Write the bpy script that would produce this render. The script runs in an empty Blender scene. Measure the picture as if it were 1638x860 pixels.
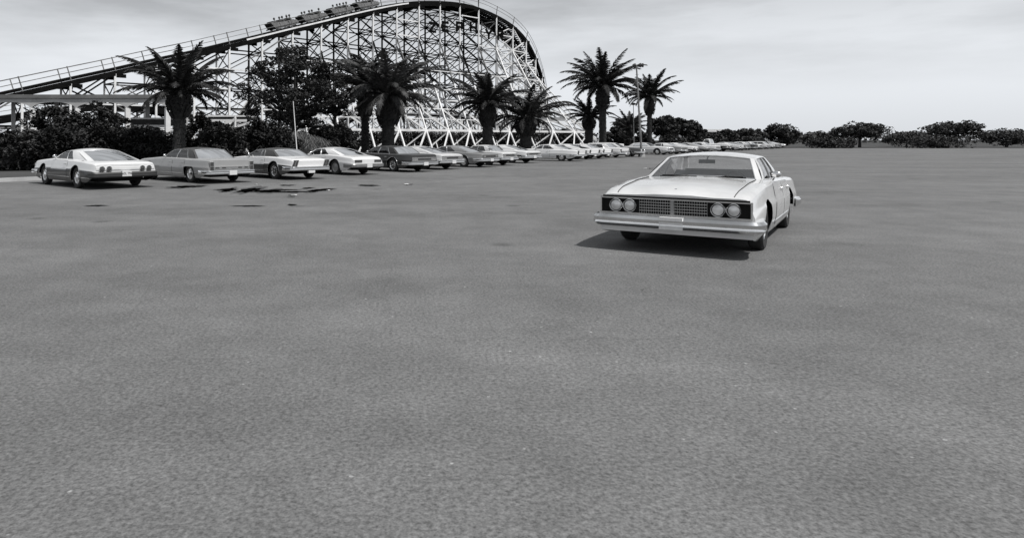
import bpy, math, random
from math import sin, cos, pi, radians, sqrt, atan2, hypot
from mathutils import Vector, Matrix

random.seed(7)
SC = bpy.context.scene
COL = SC.collection
F = 1100.0      # focal length in photo pixels
CX, CY = 662.0, 224.0
EYE = 1.62

def at(px, Y): return (px - CX) / F * Y
def zt(py, Y): return EYE - (py - CY) / F * Y
def gy(py): return EYE * F / (py - CY)

# ------------------------------------------------------------------ materials
def new_mat(name):
    m = bpy.data.materials.new(name); m.use_nodes = True
    return m, m.node_tree, m.node_tree.nodes['Principled BSDF']

def noise(nt, scale, detail=4, rough=.6, vec='Object', stretch=None):
    n = nt.nodes.new('ShaderNodeTexNoise'); n.inputs['Scale'].default_value = scale
    n.inputs['Detail'].default_value = detail; n.inputs['Roughness'].default_value = rough
    tc = nt.nodes.new('ShaderNodeTexCoord')
    if stretch:
        mp = nt.nodes.new('ShaderNodeMapping'); mp.inputs['Scale'].default_value = stretch
        nt.links.new(tc.outputs[vec], mp.inputs['Vector']); nt.links.new(mp.outputs[0], n.inputs['Vector'])
    else:
        nt.links.new(tc.outputs[vec], n.inputs['Vector'])
    return n

def ramp(nt, src, stops):
    r = nt.nodes.new('ShaderNodeValToRGB')
    el = r.color_ramp.elements
    while len(el) < len(stops): el.new(.5)
    for e, (p, c) in zip(el, stops):
        e.position = p; e.color = (c, c, c * 1.0, 1)
    nt.links.new(src, r.inputs['Fac'])
    return r

def grey(name, v, rough=.7, metal=0, coat=0, var=.25, nscale=3, detail=4, spec=.5, bump=0, bscale=30, stretch=None):
    """neutral grey surface with mottling between v*(1-var) and v*(1+var)"""
    m, nt, b = new_mat(name)
    n = noise(nt, nscale, detail, stretch=stretch)
    r = ramp(nt, n.outputs['Fac'], [(.3, v * (1 - var)), (.7, min(1, v * (1 + var)))])
    nt.links.new(r.outputs[0], b.inputs['Base Color'])
    b.inputs['Roughness'].default_value = rough
    b.inputs['Metallic'].default_value = metal
    b.inputs['Coat Weight'].default_value = coat
    b.inputs['Coat Roughness'].default_value = .08
    b.inputs['Specular IOR Level'].default_value = spec
    if bump:
        bn = noise(nt, bscale, 6)
        bp = nt.nodes.new('ShaderNodeBump'); bp.inputs['Strength'].default_value = bump
        bp.inputs['Distance'].default_value = .02
        nt.links.new(bn.outputs['Fac'], bp.inputs['Height']); nt.links.new(bp.outputs[0], b.inputs['Normal'])
    return m

def leaf_mat(name, lo, hi, nscale=.6, trans=.15):
    m, nt, b = new_mat(name)
    n = noise(nt, nscale, 3)
    n2 = noise(nt, nscale * 9, 2)
    mx = nt.nodes.new('ShaderNodeMath'); mx.operation = 'ADD'
    sc = nt.nodes.new('ShaderNodeMath'); sc.operation = 'MULTIPLY'; sc.inputs[1].default_value = .5
    nt.links.new(n.outputs['Fac'], mx.inputs[0]); nt.links.new(n2.outputs['Fac'], mx.inputs[1])
    nt.links.new(mx.outputs[0], sc.inputs[0])
    r = ramp(nt, sc.outputs[0], [(.38, lo), (.62, hi)])
    nt.links.new(r.outputs[0], b.inputs['Base Color'])
    b.inputs['Roughness'].default_value = .65
    b.inputs['Specular IOR Level'].default_value = .12
    return m

def paint(name, v, var=.05, rough=.35):
    return grey(name, v, rough=rough, coat=.6, var=var, nscale=1.2, detail=5)

def glass_mat(name, tint=.35, ior=2.0):
    m = bpy.data.materials.new(name); m.use_nodes = True; nt = m.node_tree; nt.nodes.clear()
    out = nt.nodes.new('ShaderNodeOutputMaterial')
    tr = nt.nodes.new('ShaderNodeBsdfTransparent'); tr.inputs[0].default_value = (tint, tint, tint, 1)
    gl = nt.nodes.new('ShaderNodeBsdfGlossy'); gl.inputs['Roughness'].default_value = .03
    gl.inputs[0].default_value = (.95, .95, .95, 1)
    lw = nt.nodes.new('ShaderNodeFresnel'); lw.inputs['IOR'].default_value = ior
    mx = nt.nodes.new('ShaderNodeMixShader')
    nt.links.new(lw.outputs[0], mx.inputs[0]); nt.links.new(tr.outputs[0], mx.inputs[1]); nt.links.new(gl.outputs[0], mx.inputs[2])
    nt.links.new(mx.outputs[0], out.inputs[0])
    return m

M = {}
M['white_wood'] = grey('white_painted_timber', .74, .7, var=.16, nscale=1.1, bump=.2)
M['worn_shade_wood'] = grey('worn_and_shade_timber', .16, .9, var=.5, nscale=.8)  # weathered grey, doubles as painted shade on the coaster bracing
M['dark_wood'] = grey('shade_dark_timber', .007, .95, var=.4, nscale=2, spec=.05)  # near black: shade in and under the frame put into the colour
M['steel'] = grey('dull_steel', .25, .4, metal=.7, var=.2)
M['concrete'] = grey('cast_concrete', .42, .9, var=.2, nscale=.7, bump=.3)
M['concrete_dark'] = grey('stained_concrete', .14, .9, var=.3, nscale=.7)
M['white_paint'] = grey('white_masonry_paint', .7, .7, var=.1)
M['roof_dark'] = grey('tar_roof', .03, .8, var=.3)
M['chrome'] = grey('chrome', .72, .12, metal=1, var=.08, nscale=4)
M['rubber'] = grey('tyre_rubber', .018, .85, var=.3, nscale=9)
M['black'] = grey('black_underside', .008, .9, var=.2, spec=.2)
M['trim_dark'] = grey('dark_trim', .03, .5, var=.2)
M['lamp_dark'] = grey('dark_lamp_lens', .045, .15, coat=.5, var=.3, nscale=12)
M['lamp_mid'] = grey('amber_lamp_lens', .2, .2, coat=.5, var=.3, nscale=12)
M['lamp_glass'] = grey('headlamp_glass', .6, .25, metal=.35, coat=1, var=.3, nscale=9, detail=1)
M['plate'] = grey('licence_plate', .62, .5, var=.08, nscale=20)
M['plate_ink'] = grey('plate_ink', .05, .5, var=.1)
M['seat'] = grey('seat_vinyl', .07, .6, var=.3, nscale=4)
M['seat_light'] = grey('pale_seat_vinyl', .4, .6, var=.15, nscale=4)
M['glass'] = glass_mat('car_glass', .42, 2.0); M['near_glass'] = glass_mat('near_car_glass', .8, 2.2)
M['p_white'] = paint('white_car_paint', .66)
M['p_near'] = grey('dusty_white_car_paint', .60, rough=.22, coat=.7, var=.14, nscale=1.6, detail=8)
M['p_cream'] = paint('cream_car_paint', .55)
M['p_light'] = paint('pale_grey_car_paint', .30)
M['p_mid'] = paint('mid_grey_car_paint', .2)
M['p_dark'] = paint('dark_car_paint', .015)
M['p_char'] = paint('charcoal_car_paint', .035)
M['vinyl_dark'] = grey('dark_vinyl_top', .018, .6, var=.15, nscale=14)
M['vinyl_mid'] = grey('grey_vinyl_top', .05, .6, var=.15, nscale=14)
M['bark'] = grey('palm_bark', .028, .95, var=.6, nscale=5, bump=.9, bscale=12)
M['boots'] = grey('palm_leaf_bases', .018, .95, var=.6, nscale=6, bump=.9, bscale=9)
M['tbark'] = grey('tree_bark', .04, .95, var=.4, nscale=4, bump=.7)
M['frond'] = leaf_mat('palm_frond', .015, .10, .9)
M['frond_dark'] = leaf_mat('dark_palm_frond', .007, .055, .9)
M['frond_dead'] = leaf_mat('dead_palm_frond', .12, .3, 2)
M['leaf'] = leaf_mat('dark_foliage', .008, .06, .5)
M['leaf_mid'] = leaf_mat('mid_foliage', .015, .07, .5)
M['leaf_pale'] = leaf_mat('pale_foliage', .06, .22, .8)
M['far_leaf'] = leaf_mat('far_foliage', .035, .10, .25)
M['skin'] = grey('skin', .12, .6, var=.1)
M['hair'] = grey('dark_hair', .02, .6, var=.3)
M['cloth_dark'] = grey('dark_cloth', .05, .9, var=.3)
M['cloth_light'] = grey('light_cloth', .5, .9, var=.2)
M['train_side'] = grey('aged_train_paint', .16, .6, var=.45, nscale=2.5, detail=7)
M['letter'] = grey('dark_letter_board', .006, .95, var=.3, spec=.05)
M['damp'] = grey('damp_asphalt', .045, .8, var=.5, nscale=5, detail=8)
M['puddle'] = grey('standing_water', .002, .6, var=.2, spec=.0)

# ------------------------------------------------------------------ mesh builder
class MB:
    def __init__(s): s.v = []; s.f = []; s.m = []
    def add(s, vs, fs, mi=0):
        o = len(s.v); s.v.extend([tuple(p) for p in vs])
        for f in fs: s.f.append(tuple(i + o for i in f)); s.m.append(mi)
        return o
    def box(s, c, size, rz=0, mi=0, rot=None):
        hx, hy, hz = size[0] / 2, size[1] / 2, size[2] / 2
        R = rot if rot is not None else Matrix.Rotation(rz, 3, 'Z')
        vs = [Vector(c) + R @ Vector((x * hx, y * hy, z * hz)) for x in (-1, 1) for y in (-1, 1) for z in (-1, 1)]
        s.add(vs, [(0, 1, 3, 2), (4, 6, 7, 5), (0, 4, 5, 1), (2, 3, 7, 6), (0, 2, 6, 4), (1, 5, 7, 3)], mi)
    def bar(s, a, b, w, h=None, mi=0, up=(0, 0, 1)):
        a = Vector(a); b = Vector(b); d = b - a; L = d.length
        if L < 1e-5: return
        h = h or w; d /= L; up = Vector(up)
        if abs(d.dot(up)) > .97: up = Vector((.6, -.8, 0))
        sd = d.cross(up).normalized(); u2 = sd.cross(d)
        vs = []
        for p in (a, b):
            for sx, sz in ((-1, -1), (1, -1), (1, 1), (-1, 1)):
                vs.append(p + sd * (sx * w / 2) + u2 * (sz * h / 2))
        s.add(vs, [(0, 1, 2, 3), (7, 6, 5, 4), (0, 4, 5, 1), (1, 5, 6, 2), (2, 6, 7, 3), (3, 7, 4, 0)], mi)
    def tube(s, pts, r, seg=8, mi=0, cap=True):
        pts = [Vector(p) for p in pts]
        rs = r if isinstance(r, (list, tuple)) else [r] * len(pts)
        rings = []
        for i, p in enumerate(pts):
            d = (pts[min(i + 1, len(pts) - 1)] - pts[max(i - 1, 0)]).normalized()
            up = Vector((0, 0, 1)) if abs(d.z) < .95 else Vector((1, 0, 0))
            a = d.cross(up).normalized(); b = a.cross(d)
            rings.append([p + (a * cos(t) + b * sin(t)) * rs[i] for t in [2 * pi * k / seg for k in range(seg)]])
        o = len(s.v)
        for rg in rings: s.v.extend([tuple(q) for q in rg])
        for i in range(len(pts) - 1):
            for k in range(seg):
                k2 = (k + 1) % seg
                s.f.append((o + i * seg + k, o + i * seg + k2, o + (i + 1) * seg + k2, o + (i + 1) * seg + k)); s.m.append(mi)
        if cap:
            s.f.append(tuple(o + k for k in range(seg))); s.m.append(mi)
            s.f.append(tuple(o + (len(pts) - 1) * seg + k for k in reversed(range(seg)))); s.m.append(mi)
    def lathe(s, prof, seg=24, axis='z', c=(0, 0, 0), mi=0):
        """prof: list of (r, h)"""
        o = len(s.v)
        for r, h in prof:
            for k in range(seg):
                t = 2 * pi * k / seg; x, y = r * cos(t), r * sin(t)
                p = (x, y, h) if axis == 'z' else ((x, h, y) if axis == 'y' else (h, x, y))
                s.v.append((p[0] + c[0], p[1] + c[1], p[2] + c[2]))
        for i in range(len(prof) - 1):
            for k in range(seg):
                k2 = (k + 1) % seg
                s.f.append((o + i * seg + k, o + i * seg + k2, o + (i + 1) * seg + k2, o + (i + 1) * seg + k)); s.m.append(mi)
    def grid(s, P, nu, nv, mi=0, skip=None, mf=None):
        """P(i,j) over nu x nv points"""
        o = len(s.v)
        for i in range(nu):
            for j in range(nv): s.v.append(tuple(P(i, j)))
        for i in range(nu - 1):
            for j in range(nv - 1):
                if skip and skip(i, j): continue
                s.f.append((o + i * nv + j, o + (i + 1) * nv + j, o + (i + 1) * nv + j + 1, o + i * nv + j + 1))
                s.m.append(mf(i, j) if mf else mi)
    def ball(s, c, r, nu=10, nv=7, mi=0):
        rr = r if isinstance(r, (tuple, list)) else (r, r, r)
        def P(i, j):
            a = 2 * pi * i / nu; b = -pi / 2 + pi * j / (nv - 1)
            return (c[0] + rr[0] * cos(b) * cos(a), c[1] + rr[1] * cos(b) * sin(a), c[2] + rr[2] * sin(b))
        s.grid(P, nu + 1, nv, mi)
    def build(s, name, mats, parent=None, smooth=False, sharp=35, origin=None):
        me = bpy.data.meshes.new(name)
        vs = s.v
        if origin is not None: vs = [(a - origin[0], b - origin[1], c - origin[2]) for a, b, c in vs]
        me.from_pydata(vs, [], s.f)
        if not isinstance(mats, (list, tuple)): mats = [mats]
        for m in mats: me.materials.append(m)
        if len(mats) > 1: me.polygons.foreach_set('material_index', s.m)
        if smooth:
            me.shade_smooth()
            me.set_sharp_from_angle(angle=radians(sharp))
        me.update()
        o = bpy.data.objects.new(name, me); COL.objects.link(o)
        if parent is not None: o.parent = parent
        return o

def tag(o, label=None, cat=None, group=None, kind=None):
    if label: o['label'] = label
    if cat: o['category'] = cat
    if group: o['group'] = group
    if kind: o['kind'] = kind
    return o

def empty(name, loc, rz=0, label=None, cat=None, group=None, parent=None):
    o = bpy.data.objects.new(name, None); COL.objects.link(o)
    o.location = loc; o.rotation_euler = (0, 0, rz); o.empty_display_size = .3
    if parent is not None: o.parent = parent
    return tag(o, label, cat, group)

CHILD = {}
def kids(o): return [c for c in bpy.data.objects if c.parent == o]
def index_children():
    CHILD.clear()
    for c in bpy.data.objects:
        if c.parent: CHILD.setdefault(c.parent.name, []).append(c)
def copy_tree(o, parent=None):
    c = o.copy(); COL.objects.link(c)
    if parent is not None: c.parent = parent
    for ch in CHILD.get(o.name, []): copy_tree(ch, c)
    return c

# ------------------------------------------------------------------ camera, sky, sun
cam = bpy.data.cameras.new('camera'); co = bpy.data.objects.new('camera', cam); COL.objects.link(co)
co.location = (0, 0, EYE); co.rotation_euler = (radians(90), 0, 0)
cam.sensor_fit = 'HORIZONTAL'; cam.sensor_width = 36; cam.lens = F / 1638 * 36
cam.shift_x = (819 - CX) / 1638; cam.shift_y = -(430 - CY) / 1638
cam.clip_start = .1; cam.clip_end = 6000
SC.camera = co

SUN_EL, SUN_AZ = radians(60), radians(130)     # azimuth clockwise from +Y (view direction): from the right, behind the camera
w = bpy.data.worlds.new('World'); SC.world = w; w.use_nodes = True
nt = w.node_tree; bg = nt.nodes['Background']
sky = nt.nodes.new('ShaderNodeTexSky'); sky.sky_type = 'NISHITA'; sky.sun_disc = False
sky.sun_elevation = SUN_EL; sky.sun_rotation = SUN_AZ; sky.air_density = 1.2; sky.dust_density = 3.0; sky.ozone_density = 1
bw = nt.nodes.new('ShaderNodeRGBToBW'); nt.links.new(sky.outputs[0], bw.inputs[0])
tc = nt.nodes.new('ShaderNodeTexCoord'); sep = nt.nodes.new('ShaderNodeSeparateXYZ')
nt.links.new(tc.outputs['Generated'], sep.inputs[0])
# darker towards the top, as on the print, with soft cloud banks
gr = nt.nodes.new('ShaderNodeValToRGB')
for p, c in ((0.0, .93), (.06, .92), (.14, .80), (.22, .58)):
    e = gr.color_ramp.elements.new(p) if p not in (0.0,) else gr.color_ramp.elements[0]
    e.position = p; e.color = (c, c, c, 1)
gr.color_ramp.elements[-1].position = 1; gr.color_ramp.elements[-1].color = (.55, .55, .55, 1)
nt.links.new(sep.outputs['Z'], gr.inputs['Fac'])
mp = nt.nodes.new('ShaderNodeMapping'); mp.inputs['Scale'].default_value = (1.6, 1.6, 9); mp.inputs['Location'].default_value = (.35, .2, .6)
nt.links.new(tc.outputs['Generated'], mp.inputs['Vector'])
cn = nt.nodes.new('ShaderNodeTexNoise'); cn.inputs['Scale'].default_value = 1.7; cn.inputs['Detail'].default_value = 7; cn.inputs['Roughness'].default_value = .55
nt.links.new(mp.outputs[0], cn.inputs['Vector'])
cr = nt.nodes.new('ShaderNodeValToRGB')
cr.color_ramp.elements[0].position = .38; cr.color_ramp.elements[0].color = (.70, .70, .70, 1)
cr.color_ramp.elements[1].position = .62; cr.color_ramp.elements[1].color = (1.08, 1.08, 1.08, 1)
nt.links.new(cn.outputs['Fac'], cr.inputs['Fac'])
# clouds fade out near the horizon
fz = nt.nodes.new('ShaderNodeMapRange'); fz.inputs['From Min'].default_value = .05; fz.inputs['From Max'].default_value = .19
nt.links.new(sep.outputs['Z'], fz.inputs['Value'])
cm = nt.nodes.new('ShaderNodeMix'); cm.data_type = 'RGBA'; cm.inputs['A'].default_value = (1, 1, 1, 1)
nt.links.new(fz.outputs[0], cm.inputs['Factor']); nt.links.new(cr.outputs[0], cm.inputs['B'])
def mul(a, b):
    m = nt.nodes.new('ShaderNodeMix'); m.data_type = 'RGBA'; m.blend_type = 'MULTIPLY'; m.inputs['Factor'].default_value = 1
    nt.links.new(a, m.inputs['A'])
    if isinstance(b, tuple): m.inputs['B'].default_value = b
    else: nt.links.new(b, m.inputs['B'])
    return m.outputs['Result']
hz_ = nt.nodes.new('ShaderNodeMath'); hz_.operation = 'MULTIPLY_ADD'; hz_.inputs[1].default_value = .55; hz_.inputs[2].default_value = 7.0
nt.links.new(bw.outputs[0], hz_.inputs[0])
x = mul(hz_.outputs[0], gr.outputs[0]); x = mul(x, cm.outputs['Result']); x = mul(x, (.965, 1.0, 1.045, 1))
nt.links.new(x, bg.inputs['Color']); bg.inputs['Strength'].default_value = .105

sl = bpy.data.lights.new('sun', 'SUN'); sl.energy = 4.0; sl.angle = radians(.8); sl.color = (1, .985, .965)
so = bpy.data.objects.new('sun', sl); COL.objects.link(so)
sd = Vector((sin(SUN_AZ) * cos(SUN_EL), cos(SUN_AZ) * cos(SUN_EL), sin(SUN_EL)))
so.rotation_euler = sd.to_track_quat('Z', 'Y').to_euler(); so.location = sd * 100
SC.view_settings.view_transform = 'Standard'; SC.view_settings.look = 'None'; SC.view_settings.exposure = 0

# ------------------------------------------------------------------ ground
ROW0 = Vector((-10.4, 25.1)); RU = Vector((.8, 1.0)).normalized()
RU = Vector((1, 1.336)).normalized()
RN = Vector((-RU.y, RU.x))     # pointing away from the lot, towards the coaster
def row(t, n): return ROW0 + RU * t + RN * n

m, nt_, b = new_mat('grass_and_soil')
n1 = noise(nt_, .08, 6); r1 = ramp(nt_, n1.outputs['Fac'], [(.35, .035), (.7, .09)])
nt_.links.new(r1.outputs[0], b.inputs['Base Color']); b.inputs['Roughness'].default_value = 1; b.inputs['Specular IOR Level'].default_value = .1
M['soil'] = m
g = MB(); S = 3000
g.grid(lambda i, j: (-S + 2 * S * i / 8, -400 + (S + 400) * j / 8, 0), 9, 9)
tag(g.build('ground', M['soil']), kind='structure')

m, nt_, b = new_mat('old_asphalt')
n1 = noise(nt_, 1.1, 8, .65); n2 = noise(nt_, 38, 3, .7); n3 = noise(nt_, .13, 5, .6, stretch=(1, 2.2, 1))
vo = nt_.nodes.new('ShaderNodeTexVoronoi'); vo.inputs['Scale'].default_value = 60
tcx = nt_.nodes.new('ShaderNodeTexCoord'); nt_.links.new(tcx.outputs['Object'], vo.inputs['Vector'])
r1 = ramp(nt_, n1.outputs['Fac'], [(.3, .115), (.72, .16)])
r2 = ramp(nt_, n2.outputs['Fac'], [(.32, .55), (.7, 1.35)])
r3 = ramp(nt_, n3.outputs['Fac'], [(.3, .78), (.68, 1.16)])
r4 = ramp(nt_, vo.outputs['Distance'], [(.0, .8), (.5, 1.1)])
def mulm(a, bb):
    mm = nt_.nodes.new('ShaderNodeMix'); mm.data_type = 'RGBA'; mm.blend_type = 'MULTIPLY'; mm.inputs['Factor'].default_value = 1
    nt_.links.new(a, mm.inputs['A']); nt_.links.new(bb, mm.inputs['B']); return mm.outputs['Result']
# sparse pale specks (chips, litter, gravel)
v2 = nt_.nodes.new('ShaderNodeTexVoronoi'); v2.inputs['Scale'].default_value = 4.5; nt_.links.new(tcx.outputs['Object'], v2.inputs['Vector'])
r5 = ramp(nt_, v2.outputs['Distance'], [(.035, 2.2), (.06, 1.0)]); r5.color_ramp.elements[0].color = (2.2, 2.2, 2.2, 1)
# hairline cracks
vc = nt_.nodes.new('ShaderNodeTexVoronoi'); vc.feature = 'DISTANCE_TO_EDGE'; vc.inputs['Scale'].default_value = .30
nw = noise(nt_, 1.5, 4); mv = nt_.nodes.new('ShaderNodeVectorMath'); mv.operation = 'MULTIPLY_ADD'
mv.inputs[1].default_value = (.6, .6, .6); nt_.links.new(nw.outputs['Color'], mv.inputs[0]); nt_.links.new(tcx.outputs['Object'], mv.inputs[2])
nt_.links.new(mv.outputs[0], vc.inputs['Vector'])
r6 = ramp(nt_, vc.outputs['Distance'], [(.0012, .82), (.004, 1.0)])
v3 = nt_.nodes.new('ShaderNodeTexVoronoi'); v3.inputs['Scale'].default_value = .55; nt_.links.new(tcx.outputs['Object'], v3.inputs['Vector'])
r7 = ramp(nt_, v3.outputs['Distance'], [(.04, .62), (.13, 1.0)])
y = mulm(r1.outputs[0], r2.outputs[0]); y = mulm(y, r3.outputs[0]); y = mulm(y, r4.outputs[0]); y = mulm(y, r5.outputs[0]); y = mulm(y, r6.outputs[0]); y = mulm(y, r7.outputs[0])
nt_.links.new(y, b.inputs['Base Color']); b.inputs['Roughness'].default_value = .9; b.inputs['Specular IOR Level'].default_value = .25
bp = nt_.nodes.new('ShaderNodeBump'); bp.inputs['Strength'].default_value = .5; bp.inputs['Distance'].default_value = .01
nt_.links.new(n2.outputs['Fac'], bp.inputs['Height']); nt_.links.new(bp.outputs[0], b.inputs['Normal'])
M['asphalt'] = m
g = MB()
a0, a1, a2, a3 = row(-120, 5.2), row(134, 5.2), Vector((430, 118)), Vector((160, -200))
g.grid(lambda i, j: tuple(a3.lerp(a2, i / 10).lerp(a0.lerp(a1, i / 10), j / 10)) + (.004,), 11, 11)
tag(g.build('parking_lot', M['asphalt']), kind='structure')
g = MB()
c0, c1 = row(-120, 5.28), row(134, 5.28)
g.bar((c0.x, c0.y, .075), (c1.x, c1.y, .075), .16, .15)
tag(g.build('kerb', M['concrete']), kind='structure')

def blob(mb, cx, cy, rx, ry, z=.008, seed=0, n=110, jag=.42, mi=0):
    rnd = random.Random(seed); ph = [rnd.uniform(0, 6.28) for _ in range(22)]
    am = [jag / (k + 1) ** .85 * rnd.uniform(.3, 1) for k in range(22)]
    vs = [(cx, cy, z)]
    for i in range(n):
        t = 2 * pi * i / n
        r = 1 + sum(am[k] * sin((k + 1) * t + ph[k]) for k in range(22)); r = max(.25, r)
        vs.append((cx + rx * r * cos(t), cy + ry * r * sin(t), z))
    mb.add(vs, [(0, 1 + i, 1 + (i + 1) % n) for i in range(n)], mi)
# wet patches: (px, py, half width px, half height px)
PUD = [('long thin dark puddle beneath the rear of the grey sedan', [(298, 299.5, 20, 1.4), (313, 298.8, 9, 1)]),
       ('small rounded dark puddle left of the widest wet patch', [(366, 303.2, 12, 2), (361, 306, 7, .9)]),
       ('widest dark wet patch spreading across the asphalt behind the coupe', [(398, 305.5, 15, 3.2), (425, 306.2, 24, 1.9), (452, 304.4, 17, .8), (470, 307.5, 26, .9), (504, 305.8, 11, 1.4), (517, 303.6, 14, 1.1)]),
       ('tiny dark wet streak behind the slanted tail lamps', [(460, 296.6, 9, .7)]),
       ('small flat wet streak right of the dark wet patch', [(493, 300.8, 8, .8)]),
       ('dark wet smear along the lower edge near the puddles', [(398, 329.5, 17, .8), (466, 328, 6, .9)]),
       ('dark drying stain on the open asphalt behind the white coupe', [(585, 296.8, 15, .8)]),
       ('faint oil stain on the asphalt in the bottom left corner', [(155, 329.6, 12, .9)])]
for k, (lab, bl) in enumerate(PUD):
    mb = MB()
    for q, (px, py, hx, hy) in enumerate(bl):
        Y = gy(py); sx = Y / F * hx; sy = Y * Y / (EYE * F) * hy
        blob(mb, at(px, Y), Y, sx * 1.25, sy * 1.8, .0055 + .0003 * q, seed=k * 10 + q, mi=1)
        blob(mb, at(px, Y), Y, sx, sy, .009 + .001 * q, seed=k * 10 + q)
    tag(mb.build('puddle', [M['puddle'], M['damp']]), lab, 'puddle', kind='structure')
M['worn_paint'] = grey('worn_line_paint', .24, .9, var=.35, nscale=9, detail=6)
for k, (px, py, hx) in enumerate(((722, 285, 6), (772, 278, 5), (838, 272, 6), (700, 291, 4), (990, 263, 6), (620, 303, 5), (930, 278, 7), (868, 285, 5))):
    mb = MB(); Y = gy(py); blob(mb, at(px, Y), Y, Y / F * hx, .07, .0065, seed=300 + k, jag=.5)
    tag(mb.build('road_marking', M['worn_paint']), 'short worn streak of pale paint on the asphalt', 'road marking', kind='structure')
def litter(px, py, s, lab, mat, name='litter', cat='litter'):
    Y = gy(py); mb = MB(); rnd = random.Random(px)
    vs = [(rnd.uniform(-s, s), rnd.uniform(-s, s) * .7, rnd.uniform(0, s * .35)) for _ in range(9)]
    def P(i, j): 
        return (-s + s * i * .66 + rnd.uniform(-.2, .2) * s, -s * .7 + s * j * .5 + rnd.uniform(-.2, .2) * s, .012 + rnd.random() * s * .35)
    mb.grid(P, 4, 4)
    o = mb.build(name, mat); o.location = (at(px, Y), Y, .006); tag(o, lab, cat)
litter(468, 313.5, .11, 'crumpled pale paper scrap beside the wide puddle', M['white_paint'])
litter(466, 316, .10, 'dark crumpled rag lying below the wide puddle', M['trim_dark'])
litter(411, 296.2, .07, 'tiny white paper scrap on the asphalt behind the coupe', M['white_paint'])
litter(650, 295.8, .09, 'white end of flattened litter on the open asphalt', M['white_paint'])
litter(655, 296.4, .13, 'dark flattened rag on the open asphalt behind the dark sedan', M['trim_dark'])
litter(1034, 270.5, .12, 'pale paper scrap on asphalt left of the near windshield', M['white_paint'])
litter(1042, 270.5, .14, 'dark twig scrap on asphalt left of the near windshield', M['trim_dark'])
litter(525, 305.5, .06, 'pale pebble scrap at the right tip of the puddle', M['white_paint'])

# ------------------------------------------------------------------ roller coaster
Y0 = 61.0
NP = {}
for n in range(-4, 15): NP[n] = Vector(((-478 + 48.92 * n) / F * Y0, Y0 * (1 + .0406 * n)))
HD = {n: 42.4 for n in range(-4, 15)}
for n, h in zip(range(15, 28), (44, 50, 58, 64, 69, 76, 92, 112, 134, 156, 178, 200, 214)): HD[n] = h
b0 = (NP[1] - NP[0]).length
for n in range(15, 28): NP[n] = NP[n - 1] + Vector((cos(radians(HD[n])), sin(radians(HD[n])))) * b0
PY = {-4: None, 0: 110, 1: 95, 2: 82, 3: 68.5, 4: 56, 5: 44, 6: 33.5, 7: 23, 8: 14, 9: 6.8, 10: 2.6, 11: 2.2, 12: 4, 13: 10, 14: 22, 15: 38, 16: 60, 17: 88, 18: 118, 19: 147, 20: 170}
TZ = {}
for n in range(0, 21): TZ[n] = zt(PY[n], NP[n].y)
for n in range(-1, -5, -1): TZ[n] = TZ[n + 1] - 1.08
TZ.update({21: 5.4, 22: 4.6, 23: 4.4, 24: 4.6, 25: 5.2, 26: 6.2, 27: 7.4})
TW = 2.75
def lat(n):
    h = radians(HD[n]); return Vector((-sin(h), cos(h)))
FP = {n: NP[n] + lat(n) * TW for n in NP}
CENTRE = (NP[8].x, NP[8].y, 0)
coaster = empty('roller_coaster', CENTRE, 0, 'tall white timber roller coaster with a dense lattice frame behind the palms', 'roller coaster')
def cpart(mb, name, mats, smooth=False, parent=None): return mb.build(name, mats, parent or coaster, smooth, origin=CENTRE)

members = {'post': [], 'raking_leg': [], 'ledger': [], 'brace': []}
def member(kind, a, b, w, h=None, dark=0): members[kind].append((Vector(a), Vector(b), w, h or w, dark))
LV = [2.75, 4.75, 6.7, 8.65, 10.6, 12.5, 14.4, 16.3, 18.1]
rs = random.Random(3)
def darkness(n, z):
    # shade painted in by darker bracing mid-frame, white towards the drop and low down
    if n < 3: return 1 if rs.random() < .5 else 2
    if 5 <= n <= 13 and z > 5.5: return 2 if rs.random() < .94 else 1
    if n <= 13 and z > 4.5: return 1 if rs.random() < .6 else 2
    return 0
NB = sorted(NP)
for n in NB:
    for k, PT in enumerate((NP, FP)):
        p = PT[n]; top = TZ[n] - .45
        dk = (0 if (n % 3 or k == 0) else 1) if k == 0 else (2 if 4 <= n <= 13 else 0)
        member('post', (p.x, p.y, 0), (p.x, p.y, top), .18 if k == 0 else .16, dark=dk)
for i in range(len(NB) - 1):
    n, n2 = NB[i], NB[i + 1]
    for k, PT in enumerate((NP, FP)):
        a, c = PT[n], PT[n2]
        lo = min(TZ[n], TZ[n2]) - .5
        pz = .3
        for z in LV:
            if z < lo:
                # ledgers continue past the lower post when the drop cuts them
                member('ledger', (a.x, a.y, z), (c.x, c.y, z), .06, .13, darkness(n, z) if k else darkness(n, z) // 2 * 2)
                if z > pz and (z - pz) > 1.2:
                    d = darkness(n, z)
                    if rs.random() < (.95 if k == 0 else .8): member('brace', (a.x, a.y, pz), (c.x, c.y, z), .07, .095, d)
                    if rs.random() < (.9 if k == 0 else .6): member('brace', (a.x, a.y, z), (c.x, c.y, pz), .07, .095, darkness(n, z))
                pz = z
        if lo - pz > .9:
            member('brace', (a.x, a.y, pz), (c.x, c.y, TZ[n2] - .5), .09, .13, darkness(n, lo))
            if lo - pz > 1.6: member('brace', (a.x, a.y, TZ[n] - .5), (c.x, c.y, pz), .09, .13, darkness(n, lo))
        # knee blocks under the stringers
for n in NB:
    a, c = NP[n], FP[n]; pz = .3
    for z in LV + [TZ[n] - .55]:
        if z <= TZ[n] - .5 and z - pz > .8:
            dd = darkness(n, z)
            member('ledger', (a.x, a.y, z), (c.x, c.y, z), .06, .11, dd)
            member('brace', (a.x, a.y, pz), (c.x, c.y, z), .07, .09, dd)
            if z - pz > 1.5: member('brace', (a.x, a.y, z), (c.x, c.y, pz), .07, .09, dd)
            pz = z
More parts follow.
